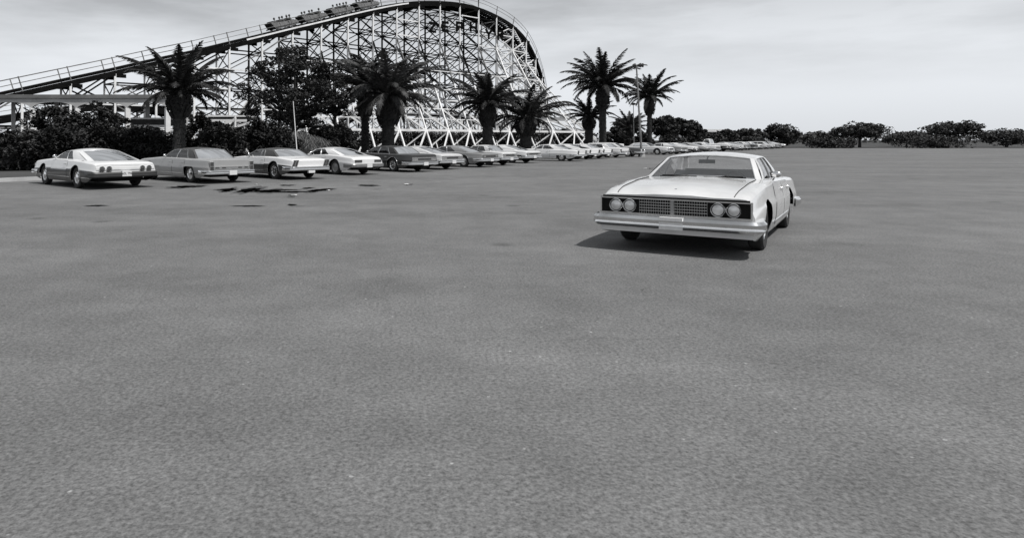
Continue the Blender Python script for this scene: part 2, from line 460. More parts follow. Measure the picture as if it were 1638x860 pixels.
# raking legs (buttresses) towards the car park
RD = {5: 3.6, 6: 4.4, 7: 5.2, 8: 6.0, 9: 6.5, 10: 6.5, 11: 6.5, 12: 6.6, 13: 6.8, 14: 7.0, 15: 8.6, 16: 9.9, 17: 10.9, 18: 9.8, 19: 8.2}
LEG = {}
for n, d in RD.items():
    zt_ = min(14.2, TZ[n] * .78)
    p = NP[n]; q = p - lat(n) * d
    LEG[n] = (Vector((q.x, q.y, 0)), Vector((p.x, p.y, zt_)))
    if zt_ > 9 and n < 14:
        mid = LEG[n][0].lerp(LEG[n][1], 8.65 / zt_)
        member('raking_leg', LEG[n][0], mid, .19, .15); member('brace', mid, LEG[n][1], .14, .13, 1 if n % 2 else 2)
    else: member('raking_leg', LEG[n][0], LEG[n][1], .19, .15)
    if n <= 17 and n >= 7:
        # second, steeper leg halfway
        q2 = p - lat(n) * (d * .55)
        member('brace', (q2.x, q2.y, 0), (p.x, p.y, zt_ * .62), .14, .16, 0)
def leg_at(n, z):
    a, c = LEG[n]; t = z / c.z; return a + (c - a) * t
for n in RD:
    for z in LV:
        if z < LEG[n][1].z - .8:
            q = leg_at(n, z); member('ledger', (q.x, q.y, z), (NP[n].x, NP[n].y, z), .07, .16, 1 if z > 7 else 0)
            z2 = z + 2.4
            if z2 < LEG[n][1].z - .5:
                member('brace', (q.x, q.y, z), (NP[n].x, NP[n].y, z2), .09, .13, 0 if z < 8 else 1)
    if n + 1 in RD:
        for z, w_ in ((2.75, .26), (4.1, .1), (5.35, .12)):
            if z < LEG[n][1].z and z < LEG[n + 1][1].z:
                member('ledger', leg_at(n, z), leg_at(n + 1, z), .1, w_, 0)
        for z in (7.8, 10.2):
            if z < LEG[n][1].z and z < LEG[n + 1][1].z:
                member('ledger', leg_at(n, z), leg_at(n + 1, z), .07, .1, 0)
        a = leg_at(n, 5.35) if LEG[n][1].z > 5.4 else leg_at(n, 4.1)
        member('brace', a, leg_at(n + 1, 2.75), .13, .17, 0)
        # K struts down to the footings
        c = leg_at(n + 1, 2.75); f0 = leg_at(n, 0).lerp(leg_at(n + 1, 0), .38)
        member('brace', c, f0, .15, .18, 0)
        ci = (c.x, c.y, 2.75); back = leg_at(n, 0).lerp(leg_at(n + 1, 0), .15) + Vector((lat(n).x, lat(n).y, 0)) * 2.5
        member('brace', ci, back, .12, .14, 0)

# the return run behind: rolling lower hills
RET = []
for k in range(21):
    base = FP[13] + lat(13) * 9.0; d = Vector((cos(radians(42.4)), sin(radians(42.4))))
    p = base - d * (k * b0) + d * b0 * 1
    z = (8.0 + 4.6 * sin(k * .62 + 1.2)) if k < 9 else 4.2 + 1.2 * sin(k * .62)
    RET.append((p, z))
for i, (p, z) in enumerate(RET):
    for s in (0, TW):
        q = p + lat(0) * s
        member('post', (q.x, q.y, 0), (q.x, q.y, z - .4), .18, dark=0 if i < 8 else 1)
    q = p + lat(0) * TW; pz = .3
    for zz in LV:
        if zz < z - .5:
            member('brace', (p.x, p.y, pz), (q.x, q.y, zz), .08, .11, 0); member('ledger', (p.x, p.y, zz), (q.x, q.y, zz), .07, .14, 0); pz = zz
    if i + 1 < len(RET):
        p2, z2 = RET[i + 1]
        for s in (0, TW):
            a = p + lat(0) * s; c = p2 + lat(0) * s; pz = .3
            for zz in LV:
                if zz < min(z, z2) - .4:
                    dd = 0 if i < 8 else rs.choice((0, 1, 2))
                    member('ledger', (a.x, a.y, zz), (c.x, c.y, zz), .07, .14, dd)
                    member('brace', (a.x, a.y, pz), (c.x, c.y, zz), .08, .12, dd)
                    if s == 0: member('brace', (a.x, a.y, zz), (c.x, c.y, pz), .08, .12, dd)
                    pz = zz
WM = [M['white_wood'], M['worn_shade_wood'], M['dark_wood']]
stuffname = {'post': 'post_mass', 'raking_leg': 'raking_leg_mass', 'ledger': 'ledger_lattice', 'brace': 'brace_lattice'}
for kind, lst in members.items():
    # those that show largest (long and near) become parts of their own, the rest one mass
    lst.sort(key=lambda t: -((t[1] - t[0]).length * t[2] / ((t[0].y + t[1].y) / 2) ** 2))
    for t in lst[:98]:
        mb = MB(); mb.bar(t[0], t[1], t[2], t[3]); cpart(mb, kind, WM[t[4]])
    rest = lst[98:]
    if rest:
        mb = MB()
        for t in rest: mb.bar(t[0], t[1], t[2], t[3], mi=t[4])
        o = cpart(mb, stuffname[kind], WM); o['kind'] = 'stuff'

# track: resampled centre line
def catmull(pts, sub):
    out = []
    for i in range(len(pts) - 1):
        p0, p1, p2, p3 = pts[max(i - 1, 0)], pts[i], pts[i + 1], pts[min(i + 2, len(pts) - 1)]
        for k in range(sub):
            t = k / sub
            out.append(.5 * ((2 * p1) + (p2 - p0) * t + (2 * p0 - 5 * p1 + 4 * p2 - p3) * t * t + (3 * p1 - p0 - 3 * p2 + p3) * t ** 3))
    out.append(pts[-1]); return out
def strip_track(cpts, sub, drop=0):
    pts = catmull(cpts, sub); res = []
    for i, p in enumerate(pts):
        d = pts[min(i + 1, len(pts) - 1)] - pts[max(i - 1, 0)]; d.normalize()
        s = Vector((-d.y, d.x, 0)).normalized(); u = d.cross(s) * -1
        if u.z < 0: u = -u
        res.append((p, d, s, u))
    return res
front = strip_track([Vector(((NP[n].x + FP[n].x) / 2, (NP[n].y + FP[n].y) / 2, TZ[n])) for n in NB], 4)
back = strip_track([Vector(((p.x + lat(0).x * TW / 2), (p.y + lat(0).y * TW / 2), z)) for p, z in RET], 3)
def sweep_rect(mb, res, off, up, w_, h_, mi=0):
    def P(i, j):
        p, d, s, u = res[i]; sx, sz = ((-1, -1), (1, -1), (1, 1), (-1, 1), (-1, -1))[j]
        return p + s * (off + sx * w_ / 2) + u * (up + sz * h_ / 2)
    mb.grid(P, len(res), 5, mi)
for nm, res in (('f', front), ('b', back)):
    mb = MB()
    for o_ in (-.55, .55): sweep_rect(mb, res, o_, -.02, .26, .26)
    cpart(mb, 'track_stringer', M['dark_wood'])
    mb = MB()
    for o_ in (-.55, .55): sweep_rect(mb, res, o_, .125, .1, .03)
    cpart(mb, 'rail', M['steel'])
    mb = MB()
    for i in range(0, len(res) - 1):
        for t in (0, .5):
            p, d, s, u = res[i]; p = p.lerp(res[i + 1][0], t)
            mb.bar(p + s * -.8 + u * -.25, p + s * .8 + u * -.25, .12, .14, up=u)
    cpart(mb, 'cross_ties', M['dark_wood'])['kind'] = 'stuff'
    mb = MB()
    for o_ in (-1.1, 1.1): sweep_rect(mb, res, o_, -.2, .5, .05)
    cpart(mb, 'walkway', M['dark_wood'])
    mb = MB()
    for o_ in (-1.42, 1.42): sweep_rect(mb, res, o_, -.42, .1, .42)
    cpart(mb, 'fascia_beam', M['dark_wood'])  # shade below the track painted as near-black boards
    mb = MB(); sub = res[30:55] if nm == 'f' else res
    for o_ in (-1.48,): sweep_rect(mb, sub, o_, -.12, .06, .17)
    cpart(mb, 'edge_board', M['white_wood'])
    mb = MB()
    for o_ in (-1.4, 1.4):
        for up in (.52, .98): sweep_rect(mb, res, o_, up, .04, .045)
    for i in range(0, len(res), 4 if nm == 'f' else 3):
        p, d, s, u = res[i]
        for o_ in (-1.4, 1.4): mb.bar(p + s * o_ + u * -.3, p + s * o_ + u * 1.05, .08, .08)
    cpart(mb, 'handrail', M['worn_shade_wood'])
# dark bearing block under the track at every bent
for n in NB:
    mb = MB(); d = Vector((cos(radians(HD[n])), sin(radians(HD[n])), 0))
    for PT in (NP, FP):
        p = PT[n]; mb.bar(Vector((p.x, p.y, TZ[n] - .62)) - d * .95, Vector((p.x, p.y, TZ[n] - .62)) + d * .95, .16, .32)
    mb.bar(Vector((NP[n].x, NP[n].y, TZ[n] - .55)), Vector((FP[n].x, FP[n].y, TZ[n] - .55)), .2, .3)
    cpart(mb, 'bearing_block', M['dark_wood'])
# inclined boards braced along the inner face of the drop
mb = MB()
for n in range(13, 21):
    a, c = FP[n], FP[n + 1] if n + 1 in FP else FP[n]
    mb.bar((a.x, a.y, TZ[n] - .9), (c.x, c.y, TZ[n + 1] - .9), .12, .75)
cpart(mb, 'inner_fascia', M['dark_wood'])
# mast poles on the crest
for px, n in ((738, 12), (766, 13)):
    p = NP[n]; mb = MB(); mb.bar((p.x, p.y, TZ[n]), (p.x, p.y, TZ[n] + 4.2), .1); cpart(mb, 'flag_mast', M['dark_wood'])
# concrete footings
mb = MB()
for n in NB:
    for PT in (NP, FP): mb.box((PT[n].x, PT[n].y, .12), (.6, .6, .24), radians(42))
for n in RD: mb.box((LEG[n][0].x, LEG[n][0].y, .12), (.6, .6, .24), radians(42))
cpart(mb, 'footings', M['concrete'])

# sign letters
def coaster_plane(px):
    x = px - CX; n = (x + 478) / (48.92 - .0406 * x); return n
SIGN = [('Z', 687, 44, 13), ('E', 707.5, 43, 12), ('P', 730, 43.5, 12), ('H', 752.5, 44, 14), ('Y', 777, 55, 14), ('R', 795.5, 57, 11)]
STROKES = {
 'Z': [((0, 1), (1, 1)), ((1, 1), (0, 0)), ((0, 0), (1, 0))],
 'E': [((0, 0), (0, 1)), ((0, 1), (1, 1)), ((0, .5), (.8, .5)), ((0, 0), (1, 0))],
 'P': [((0, 0), (0, 1)), ((0, 1), (1, 1)), ((1, 1), (1, .5)), ((0, .5), (1, .5))],
 'H': [((0, 0), (0, 1)), ((1, 0), (1, 1)), ((0, .5), (1, .5))],
 'Y': [((0, 1), (.5, .5)), ((1, 1), (.5, .5)), ((.5, .5), (.5, 0))],
 'R': [((0, 0), (0, 1)), ((0, 1), (1, 1)), ((1, 1), (1, .5)), ((0, .5), (1, .5)), ((.4, .5), (1, 0))]}
sgn = empty('letter_sign', (NP[11].x, NP[11].y, 12), 0, 'dark spaced capital letters spelling ZEPHYR across the coaster timbers below the crest', 'sign')
dirv = Vector((cos(radians(42.4)), sin(radians(42.4)), 0))
for ch, px, py, wd in SIGN:
    n = coaster_plane(px); base = NP[0].lerp(NP[1], n) if False else Vector(((-478 + 48.92 * n) / F * Y0, Y0 * (1 + .0406 * n)))
    base = base - lat(0) * .55; Y = base.y
    zc = zt(py, Y); hh = 16.5 * Y / F; ww = wd * Y / F / .80
    mb = MB()
    c = Vector((base.x, base.y, zc))
    for (a, b_) in STROKES[ch]:
        pa = c + dirv * ((a[0] - .5) * ww * .75) + Vector((0, 0, (a[1] - .5) * hh * .8))
        pb = c + dirv * ((b_[0] - .5) * ww * .75) + Vector((0, 0, (b_[1] - .5) * hh * .8))
        dd = (pb - pa).normalized() * .12
        mb.bar(pa - dd, pb + dd, .12, .30, up=Vector((lat(0).x, lat(0).y, 0)).cross(dd).normalized())
    mb.build('letter', M['letter'], sgn, origin=(NP[11].x, NP[11].y, 12))

# ------------------------------------------------------------------ train and riders
def on_track(s):   # s in bent units from NB[0]
    i = (s - NB[0]) * 4; k = int(i); t = i - k
    p, d, sv, u = front[k]; p2, d2, sv2, u2 = front[k + 1]
    return p.lerp(p2, t), d.lerp(d2, t).normalized(), sv, u.lerp(u2, t).normalized()
def frame(s):
    p, d, sv, u = on_track(s)
    sv = Vector((-d.y, d.x, 0)).normalized(); u = d.cross(sv)
    if u.z < 0: u = -u
    Mx = Matrix((d, sv, u)).transposed().to_4x4(); Mx.translation = p; return Mx
train = empty('coaster_train', on_track(5)[0], 0, 'four coach coaster train full of riders climbing the lift hill', 'train')
TM = Matrix.Translation(on_track(5)[0])
def coach_meshes():
    L = 3.35; sh = .3
    body = MB()
    side = [(-L / 2 + sh + .1, .22), (L / 2 - .1, .22), (L / 2 + .06, .45), (L / 2 - .15, .72), (.9, .80), (-.2, .82), (-L / 2 + .12, .95), (-L / 2, .92)]
    for y in (-.62, .62):
        vs = [(x, y, z) for x, z in side]; body.add(vs, [tuple(range(len(vs)))])
        vs = [(x, y * .9, z) for x, z in side]; body.add(vs, [tuple(range(len(vs)))])
    vs = []
    for i in range(len(side)):
        x, z = side[i]; x2, z2 = side[(i + 1) % len(side)]
        if i in (4, 5): # open top rim
            for y in (-.62, .56): body.add([(x, y, z), (x2, y, z2), (x2, y + .06, z2), (x, y + .06, z)], [(0, 1, 2, 3)])
        else:
            body.add([(x, -.62, z), (x2, -.62, z2), (x2, .62, z2), (x, .62, z)], [(0, 1, 2, 3)])
    stripe = MB()
    for y in (-.627, .627): stripe.bar((-L / 2 + .35, y, .36), (L / 2 - .15, y, .36), .012, .09)
    for y in (-.63, .63): stripe.bar((-.55, y, .3), (-.72, y, .8), .014, .05); stripe.bar((.55, y, .3), (.45, y, .75), .014, .05)
    seat = MB()
    for r in (-1.02, 0.0, .95):
        seat.box((r - .34, 0, .78), (.14, 1.08, .62), rot=Matrix.Rotation(radians(-14), 3, 'Y'))
        seat.box((r, 0, .42), (.55, 1.08, .14))
    rear = MB()
    rear.box((-L / 2 + .03, 0, .62), (.10, 1.2, .72), rot=Matrix.Rotation(radians(-22), 3, 'Y'))
    rear.box((-L / 2 - .12, 0, .30), (.5, .3, .12))
    bar_ = MB()
    for r in (-1.02, 0, .95): bar_.tube([(r + .34, -.5, .5), (r + .30, -.5, .80), (r + .30, .5, .80), (r + .34, .5, .5)], .025, 6)
    wh = MB()
    for x in (-1.15, 1.15):
        for y in (-.55, .55): wh.lathe([(0, -.05), (.13, -.05), (.13, .05), (0, .05)], 12, 'y', (x, y, .2))
    wh.box((0, 0, .24), (2.9, .8, .1))
    return body, stripe, seat, rear, bar_, wh
cm_ = coach_meshes()
COACH_S = [4.93, 5.97, 7.01, 8.03]
proto = None; frames = []
for i, s in enumerate(COACH_S):
    Mx = frame(s); frames.append(Mx)
    Lm = TM.inverted() @ Mx
    if proto is None:
        c = cm_[0].build('coach', M['train_side'], train); c.matrix_local = Lm
        for mb, nm, mt in ((cm_[1], 'side_stripe', M['trim_dark']), (cm_[2], 'seat_bench', M['black']), (cm_[3], 'rear_panel', M['black']), (cm_[4], 'lap_bar', M['steel']), (cm_[5], 'undercarriage', M['black'])):
            mb.build(nm, mt, c)
        proto = c; index_children()
    else:
        c = copy_tree(proto, train); c.matrix_local = Lm
def person_mesh(arms_up=False):
    J = [(0, 0, 0), (0, 0, .18), (.01, 0, .36), (.02, 0, .50), (.04, 0, .56), (.05, 0, .64)]
    R = [.16, .15, .18, .17, .085, .08]
    E = [(0, 1), (1, 2), (2, 3), (3, 4), (4, 5)]
    for sg in (-1, 1):
        o = len(J)
        if arms_up and sg == 1: A = [(.02, .19 * sg, .49), (.18, .27 * sg, .66), (.22, .26 * sg, .92), (.24, .25 * sg, 1.0)]
        else: A = [(.02, .19 * sg, .48), (.08, .24 * sg, .22), (.30, .20 * sg, .20), (.38, .19 * sg, .22)]
        J += A; R += [.075, .055, .045, .04]; E += [(3, o), (o, o + 1), (o + 1, o + 2), (o + 2, o + 3)]
        o = len(J)
        J += [(.06, .10 * sg, -.02), (.42, .12 * sg, .03), (.50, .12 * sg, -.34), (.60, .12 * sg, -.38)]; R += [.09, .065, .045, .035]
        E += [(0, o), (o, o + 1), (o + 1, o + 2), (o + 2, o + 3)]
    me = bpy.data.meshes.new('person'); me.from_pydata(J, E, [])
    ob = bpy.data.objects.new('person_build', me); COL.objects.link(ob)
    md = ob.modifiers.new('s', 'SKIN')
    for i, r in enumerate(R): me.skin_vertices[0].data[i].radius = (r, r)
    me.skin_vertices[0].data[0].use_root = True
    ob.modifiers.new('u', 'SUBSURF').levels = 1
    dg = bpy.context.evaluated_depsgraph_get(); em = bpy.data.meshes.new_from_object(ob.evaluated_get(dg))
    bpy.data.objects.remove(ob)
    mb = MB(); mb.v = [tuple(v.co) for v in em.vertices]; mb.f = [tuple(p.vertices) for p in em.polygons]
    mb.m = [1 if (sum(em.vertices[k].co.z for k in p.vertices) / len(p.vertices) < .53 and abs(sum(em.vertices[k].co.y for k in p.vertices) / len(p.vertices)) < .215) else 0 for p in em.polygons]
    # head: skull, jaw, nose, ears, eyes sockets
    nu, nv = 16, 12; c = (.065, 0, .775)
    def P(i, j):
        a = 2 * pi * i / nu; b_ = -pi / 2 + pi * j / (nv - 1); x, y_, z = cos(b_) * cos(a), cos(b_) * sin(a), sin(b_)
        sx, sy, sz = .118, .098, .138
        if z < 0: sy *= 1 + z * .25; sx *= 1 + z * .12
        q = [c[0] + sx * x, c[1] + sy * y_, c[2] + sz * z]
        if x > .8 and abs(y_) < .2 and -.35 < z < .15: q[0] += .022
        if x > .7 and .2 < abs(y_) < .5 and 0 < z < .3: q[0] -= .008
        return q
    mb.grid(P, nu + 1, nv, 0)
    for sg in (-1, 1): mb.ball((.055, .1 * sg, .77), (.018, .012, .03), 6, 5)
    hair = MB()
    def H(i, j):
        a = 2 * pi * i / nu; b_ = -.35 + (pi / 2 + .35) * j / 6; x, y_, z = cos(b_) * cos(a), cos(b_) * sin(a), sin(b_)
        k = 1.10; fx = .0 if x < .3 else .012
        zz = max(z, .35) if x > .25 else z
        return (c[0] + .12 * k * x * (.93 if x > .25 else 1) - fx * 0, c[1] + .1 * k * y_, c[2] + .14 * k * zz)
    hair.grid(H, nu + 1, 7)
    return mb, hair
pm = [person_mesh(False), person_mesh(True)]
RID = {0: [(-1, -1, 0), (0, -1, 0), (0, 1, 0), (1, -1, 0), (1, 1, 1)], 1: [(-1, 1, 0), (-1, -1, 0), (0, 1, 0), (0, -1, 0), (1, -1, 0)],
       2: [(-1, -1, 0), (0, 1, 0), (0, -1, 0), (1, 1, 0), (1, -1, 0)], 3: [(-1, 1, 0), (-1, -1, 0), (0, -1, 0), (0, 1, 0), (1, -1, 0)]}
cn_ = ['lowest', 'second lowest', 'second highest', 'leading']
rn_ = {-1: 'back row', 0: 'middle row', 1: 'front row'}
pproto = {}
for i, Mx in enumerate(frames):
    for q, (r, sd_, up) in enumerate(RID[i]):
        dark = (i * 5 + q) % 4 != 2
        key = (up, dark)
        lab = f"rider in {'dark' if dark else 'light'} shirt{' raising one arm' if up else ''}, {rn_[r]} of {cn_[i]} train coach, {'near' if sd_ < 0 else 'far'} side"
        if key not in pproto:
            b_, h_ = pm[up]
            o = b_.build('person', [M['skin'], M['cloth_dark'] if dark else M['cloth_light']], None, True, 60)
            h_.build('hair', M['hair'], o, True, 60); pproto[key] = o; index_children()
        else: o = copy_tree(pproto[key])
        tag(o, lab, 'person', 'riders on the coaster train')
        x = {-1: -1.02, 0: 0.0, 1: .95}[r]
        o.matrix_world = Mx @ Matrix.Translation((x - .05, .28 * sd_, .50))

# ------------------------------------------------------------------ vegetation
def leaf_cloud(mb, clumps, per, size, rnd, mi=0, flat=.55):
    for (c, r) in clumps:
        for _ in range(per):
            while True:
                d = Vector((rnd.uniform(-1, 1), rnd.uniform(-1, 1), rnd.uniform(-1, 1)))
                if .05 < d.length < 1: break
            d = d.normalized() * (d.length ** .5)
            p = Vector((c[0] + d.x * r[0], c[1] + d.y * r[1], c[2] + d.z * r[2]))
            a = Vector((rnd.gauss(0, 1), rnd.gauss(0, 1), rnd.gauss(0, .6))).normalized()
            b_ = a.cross(Vector((rnd.gauss(0, .6), rnd.gauss(0, .6), 1))).normalized()
            s = size * rnd.uniform(.6, 1.3)
            mb.add([p - a * s, p - b_ * s * flat, p + a * s, p + b_ * s * flat], [(0, 1, 2, 3)], mi)
def tree(name, X, Y, top, rad, trunk_h, lab, cat='tree', mat='leaf', seed=0, ncl=40, per=120, size=.16, clr=.22, base=None, group=None, vert=.5, gap=.0, ry=None):
    """crown is an ellipsoid from trunk_h to top filled with clumps"""
    rnd = random.Random(seed)
    root = empty(name, (X, Y, 0), 0, lab, cat, group)
    cz = (top + trunk_h) / 2; hz = (top - trunk_h) / 2; ry = ry or rad
    cl = []
    limbs = MB()
    tr = max(.07, rad * .05)
    limbs.tube([(0, 0, -.05), (rnd.uniform(-.1, .1), 0, trunk_h * .5), (rnd.uniform(-.2, .2), 0, trunk_h + hz * .4), (rnd.uniform(-.3, .3), 0, cz + hz * .5)], [tr * 1.4, tr, tr * .8, tr * .3], 8)
    while len(cl) < ncl:
        d = Vector((rnd.uniform(-1, 1), rnd.uniform(-1, 1), rnd.uniform(-1, 1)))
        if d.length > 1: continue
        if d.length < .35 and rnd.random() < .6: continue
        taper = 1 - .25 * max(0, d.z)
        p = (d.x * rad * taper, d.y * ry * taper, cz + d.z * hz)
        r = rad * clr * rnd.uniform(.6, 1.25)
        cl.append((p, (r, r, r * vert * 1.2)))
        if len(cl) % 3 == 0 or len(cl) < 8:
            st = Vector((0, 0, min(p[2] * .75, trunk_h + hz * .3)))
            mid = st.lerp(Vector(p), .5) + Vector((0, 0, .15))
            limbs.tube([st, mid, p], [tr * .5, tr * .3, tr * .1], 5, cap=False)
    limbs.build('trunk', M['tbark'], root, True)
    mb = MB(); leaf_cloud(mb, cl, per, size, rnd)
    mb.build('crown', M[mat], root)
    return root

def palm(px, py_c, Y, rfr, lab, seed, nf=46, trunk_r=.4, boot_r=.7, mat='frond', dead=False, droop=1.0, boot_len=1.5, asym=0):
    """Canary Island date palm: stout trunk, pineapple-like boss of cut leaf bases, arching fronds."""
    rnd = random.Random(seed)
    X = at(px, Y); zc = zt(py_c, Y)
    root = empty('palm_tree', (X, Y, 0), rnd.uniform(0, 6), lab, 'palm tree', 'date palms along the edge of the car park')
    tb = MB()
    prof = []
    zb = max(.2, zc - boot_len)
    nz = int(zb / .16) + 2
    for i in range(nz + 1):
        z = zb * i / nz; r = trunk_r * (1.25 - .3 * min(1, z / .7)) * (1 + .05 * (i % 2))
        prof.append((r, z))
    tb.lathe(prof, 18)
    for k in range(int(nz * 9)):   # diamond leaf scars
        a = rnd.uniform(0, 6.28); z = rnd.uniform(.1, zb); r = trunk_r * .98
        tb.box((r * cos(a), r * sin(a), z), (.07, .22, .08), a)
    tb.build('trunk', M['bark'], root, True, 30)
    bb = MB()
    pr = [(trunk_r * .9, zb - .1), (boot_r * .85, zb + .25 * boot_len), (boot_r, zb + .5 * boot_len), (boot_r * .85, zb + .8 * boot_len), (boot_r * .5, zc + .1), (.05, zc + .25)]
    bb.lathe(pr, 18)
    for k in range(230):
        t = rnd.random(); a = rnd.uniform(0, 6.28); z = zb + t * boot_len
        r = boot_r * (.6 + .42 * sin(pi * min(1, t * .9 + .1)))
        R = Matrix.Rotation(a, 3, 'Z') @ Matrix.Rotation(radians(-35 - 25 * (1 - t)), 3, 'Y')
        bb.box((r * cos(a), r * sin(a), z), (.30, .11, .05), rot=R)
    bb.build('leaf_base_boss', M['boots'], root, True, 30)
    fb = MB()
    def frond(az, el, L, droop_, roll=0):
        segs = 14; p = Vector((cos(az) * .15, sin(az) * .15, zc)); e = el; pts = [p.copy()]; ds = []
        for i in range(segs):
            t = i / segs
            e -= droop_ * (.35 + 1.5 * t) / segs
            d = Vector((cos(az) * cos(e), sin(az) * cos(e), sin(e))); ds.append(d)
            p = p + d * (L / segs); pts.append(p.copy())
        ds.append(ds[-1])
        fb.tube(pts, [.045 * (1 - i / (segs + 1)) + .006 for i in range(segs + 1)], 4, cap=False)
        side = Vector((-sin(az), cos(az), 0))
        N = 54
        for k in range(N):
            t = .10 + .9 * k / N; i = min(int(t * segs), segs - 1); f_ = t * segs - i
            q = pts[i].lerp(pts[i + 1], f_); d = ds[i]
            up = side.cross(d); up = up if up.z > 0 or True else -up
            ll = (.50 * sin(pi * min(1, .14 + t * .84)) + .12) * (L / 3.4)
            for sg in (-1, 1):
                v = (side * sg * .8 + d * (.75 + .5 * t) + up * (.30 if rnd.random() < .6 else -.05) + Vector((0, 0, -.28))).normalized()
                ll2 = ll * rnd.uniform(.8, 1.15)
                w_ = d * .05 * (L / 3.4) ** .5
                tip = q + v * ll2 + Vector((0, 0, -.08 * ll2))
                fb.add([q - w_, q + w_, q + v * ll2 * .6 + w_ * .8, tip, q + v * ll2 * .6 - w_ * .8], [(0, 1, 2, 3, 4)])
    ga = 2.39996
    for k in range(nf):
        t = (k + .5) / nf
        el = radians(80) - radians(84) * t ** .85
        frond(k * ga + rnd.uniform(-.2, .2), el + rnd.uniform(-.12, .12), rfr * 1.12 * (.78 + .3 * sin(pi * min(1, .15 + t))) * rnd.uniform(.88, 1.1), droop * (.75 + .55 * rnd.random()) * (.7 + .5 * t))
    fb.build('crown', M[mat], root)
    if dead:
        fb = MB(); frond(-root.rotation_euler[2] + radians(-80), radians(-50), rfr * .75, 1.0)
        fb.build('dead_frond', M['frond_dead'], root)
    return root

palm(287, 146, 36.5, 2.7, 'stout palm behind the grey sedan, nearest palm at the left', 1, nf=36, trunk_r=.31, boot_r=.60, mat='frond_dark', droop=.95, boot_len=1.35)
palm(584, 140, 53, 3.0, 'slim dark palm with a hanging dead frond, left of the broad palm', 2, nf=32, trunk_r=.30, boot_r=.58, mat='frond_dark', dead=True, boot_len=2.2)
palm(621, 153, 50, 3.75, 'broad palm with pale arching fronds behind the dark sedan', 3, nf=48, trunk_r=.46, boot_r=.84, mat='frond', boot_len=2.2, droop=1.1)
palm(780, 165, 61, 3.4, 'tall palm in front of the lattice, left of the low palm', 4, nf=36, trunk_r=.46, boot_r=.76, mat='frond_dark', boot_len=2.0)
palm(841, 190, 66, 3.8, 'low squat palm with long level fronds before the coaster drop', 5, nf=32, trunk_r=.55, boot_r=.95, mat='frond_dark', boot_len=1.6, droop=1.0)
palm(964, 138, 83, 4.7, 'tallest palm, against open sky right of the coaster', 6, nf=44, trunk_r=.42, boot_r=.82, mat='frond_dark', boot_len=2.8)
palm(1039, 154, 96, 3.9, 'slender palm against open sky beside the tall lamp pole', 7, nf=38, trunk_r=.32, boot_r=.72, mat='frond_dark', boot_len=2.6)
palm(942, 187, 86, 3.1, 'short palm half hidden behind the tallest palm', 8, nf=26, trunk_r=.5, boot_r=.8, mat='frond_dark', boot_len=1.6)
palm(1008, 205, 118, 3.3, 'small far palm among the bushes left of the lamp pole', 9, nf=32, trunk_r=.4, boot_r=.7, mat='frond_dark', boot_len=1.5)

# big ragged tree and its neighbours
tree('broadleaf_tree', at(470, 47), 47, zt(76, 47), 3.6, 2.0, 'big ragged dark tree hiding the lift hill, between two palms', seed=11, ncl=116, per=150, size=.11, clr=.165, vert=.42)
tree('broadleaf_tree', at(535, 49), 49, zt(100, 49), 1.9, 3.0, 'thin leaning tree reaching from the big tree towards the slim palm', seed=12, ncl=40, per=90, size=.115, clr=.22, vert=.4)
tree('broadleaf_tree', at(165, 40), 40, zt(164, 40), 1.6, .9, 'rounded dark tree under the raised walkway at the left', seed=13, ncl=60, per=130, size=.10, clr=.25)
tree('broadleaf_tree', at(92, 41), 41, zt(172, 41), 1.9, 1.4, 'dark tree left of the rounded tree, by the raised walkway', seed=14, ncl=60, per=130, size=.11, clr=.25)
def bush(px, top_py, Y, half_px, lab, mat='leaf', seed=0, size=.10, ncl=60, per=130, name='shrub', cat='shrub', group=None, clr=.2):
    X = at(px, Y); tree(name, X, Y, zt(top_py, Y), half_px * Y / F, .05, lab, cat, mat, seed, ncl=ncl, per=per, size=size, clr=clr, vert=.8, ry=half_px * Y / F * .6, group=group)
BU = [(20, 208, 37, 70, 'leftmost wide dark shrub beyond the white coupe'), (105, 206, 37, 60, 'wide dark shrub left of the white coupe roof'),
      (165, 196, 38, 50, 'dense dark shrub directly behind the white coupe'), (225, 203, 38.5, 48, 'low dense shrub between white coupe and nearest palm'),
      (318, 184, 41, 34, 'tall ragged shrub just right of the nearest palm'), (352, 198, 40, 40, 'dark shrub under the dark pavilion roof'),
      (405, 190, 42, 40, 'dark shrub under the left side of the big tree'), (440, 200, 42, 40, 'dark shrub below the big tree trunk'),
      (525, 196, 46, 42, 'dark shrub under the right side of the big tree'), (548, 204, 47, 26, 'dark shrub at the foot of the first white raking leg'),
      (265, 212, 40, 40, 'low dark shrub behind the nearest palm trunk')]
for i, (px, tp, Y, hp, lab) in enumerate(BU): bush(px, tp, Y, hp, lab, seed=30 + i, ncl=75, per=150, size=.10)
# pampas-like pale grass clump
root = empty('ornamental_grass', (at(473, 43.5), 43.5, 0), 0, 'pale feathery grass clump in front of the big tree', 'grass clump')
mb = MB(); rnd = random.Random(5)
for k in range(1500):
    a = rnd.uniform(0, 6.28); l = rnd.uniform(.3, 1); x0, y0 = rnd.uniform(-1.6, 1.6), rnd.uniform(-.6, .6); h = rnd.uniform(1.0, 1.9) * (1 - abs(x0) * .2) + .35
    dx, dy = cos(a) * .5, sin(a) * .3
    z0 = rnd.uniform(.2, 1.1)
    pts = [Vector((x0, y0, z0)), Vector((x0 + dx * .3, y0 + dy * .3, z0 + (h - z0) * .7)), Vector((x0 + dx, y0 + dy, h)), Vector((x0 + dx * 1.5, y0 + dy * 1.5, h - .25))]
    for i in range(3):
        wv = Vector((.016, 0, 0)); mb.add([pts[i] - wv, pts[i] + wv, pts[i + 1] + wv * .6, pts[i + 1] - wv * .6], [(0, 1, 2, 3)])
mb.build('blades', M['leaf_pale'], root)
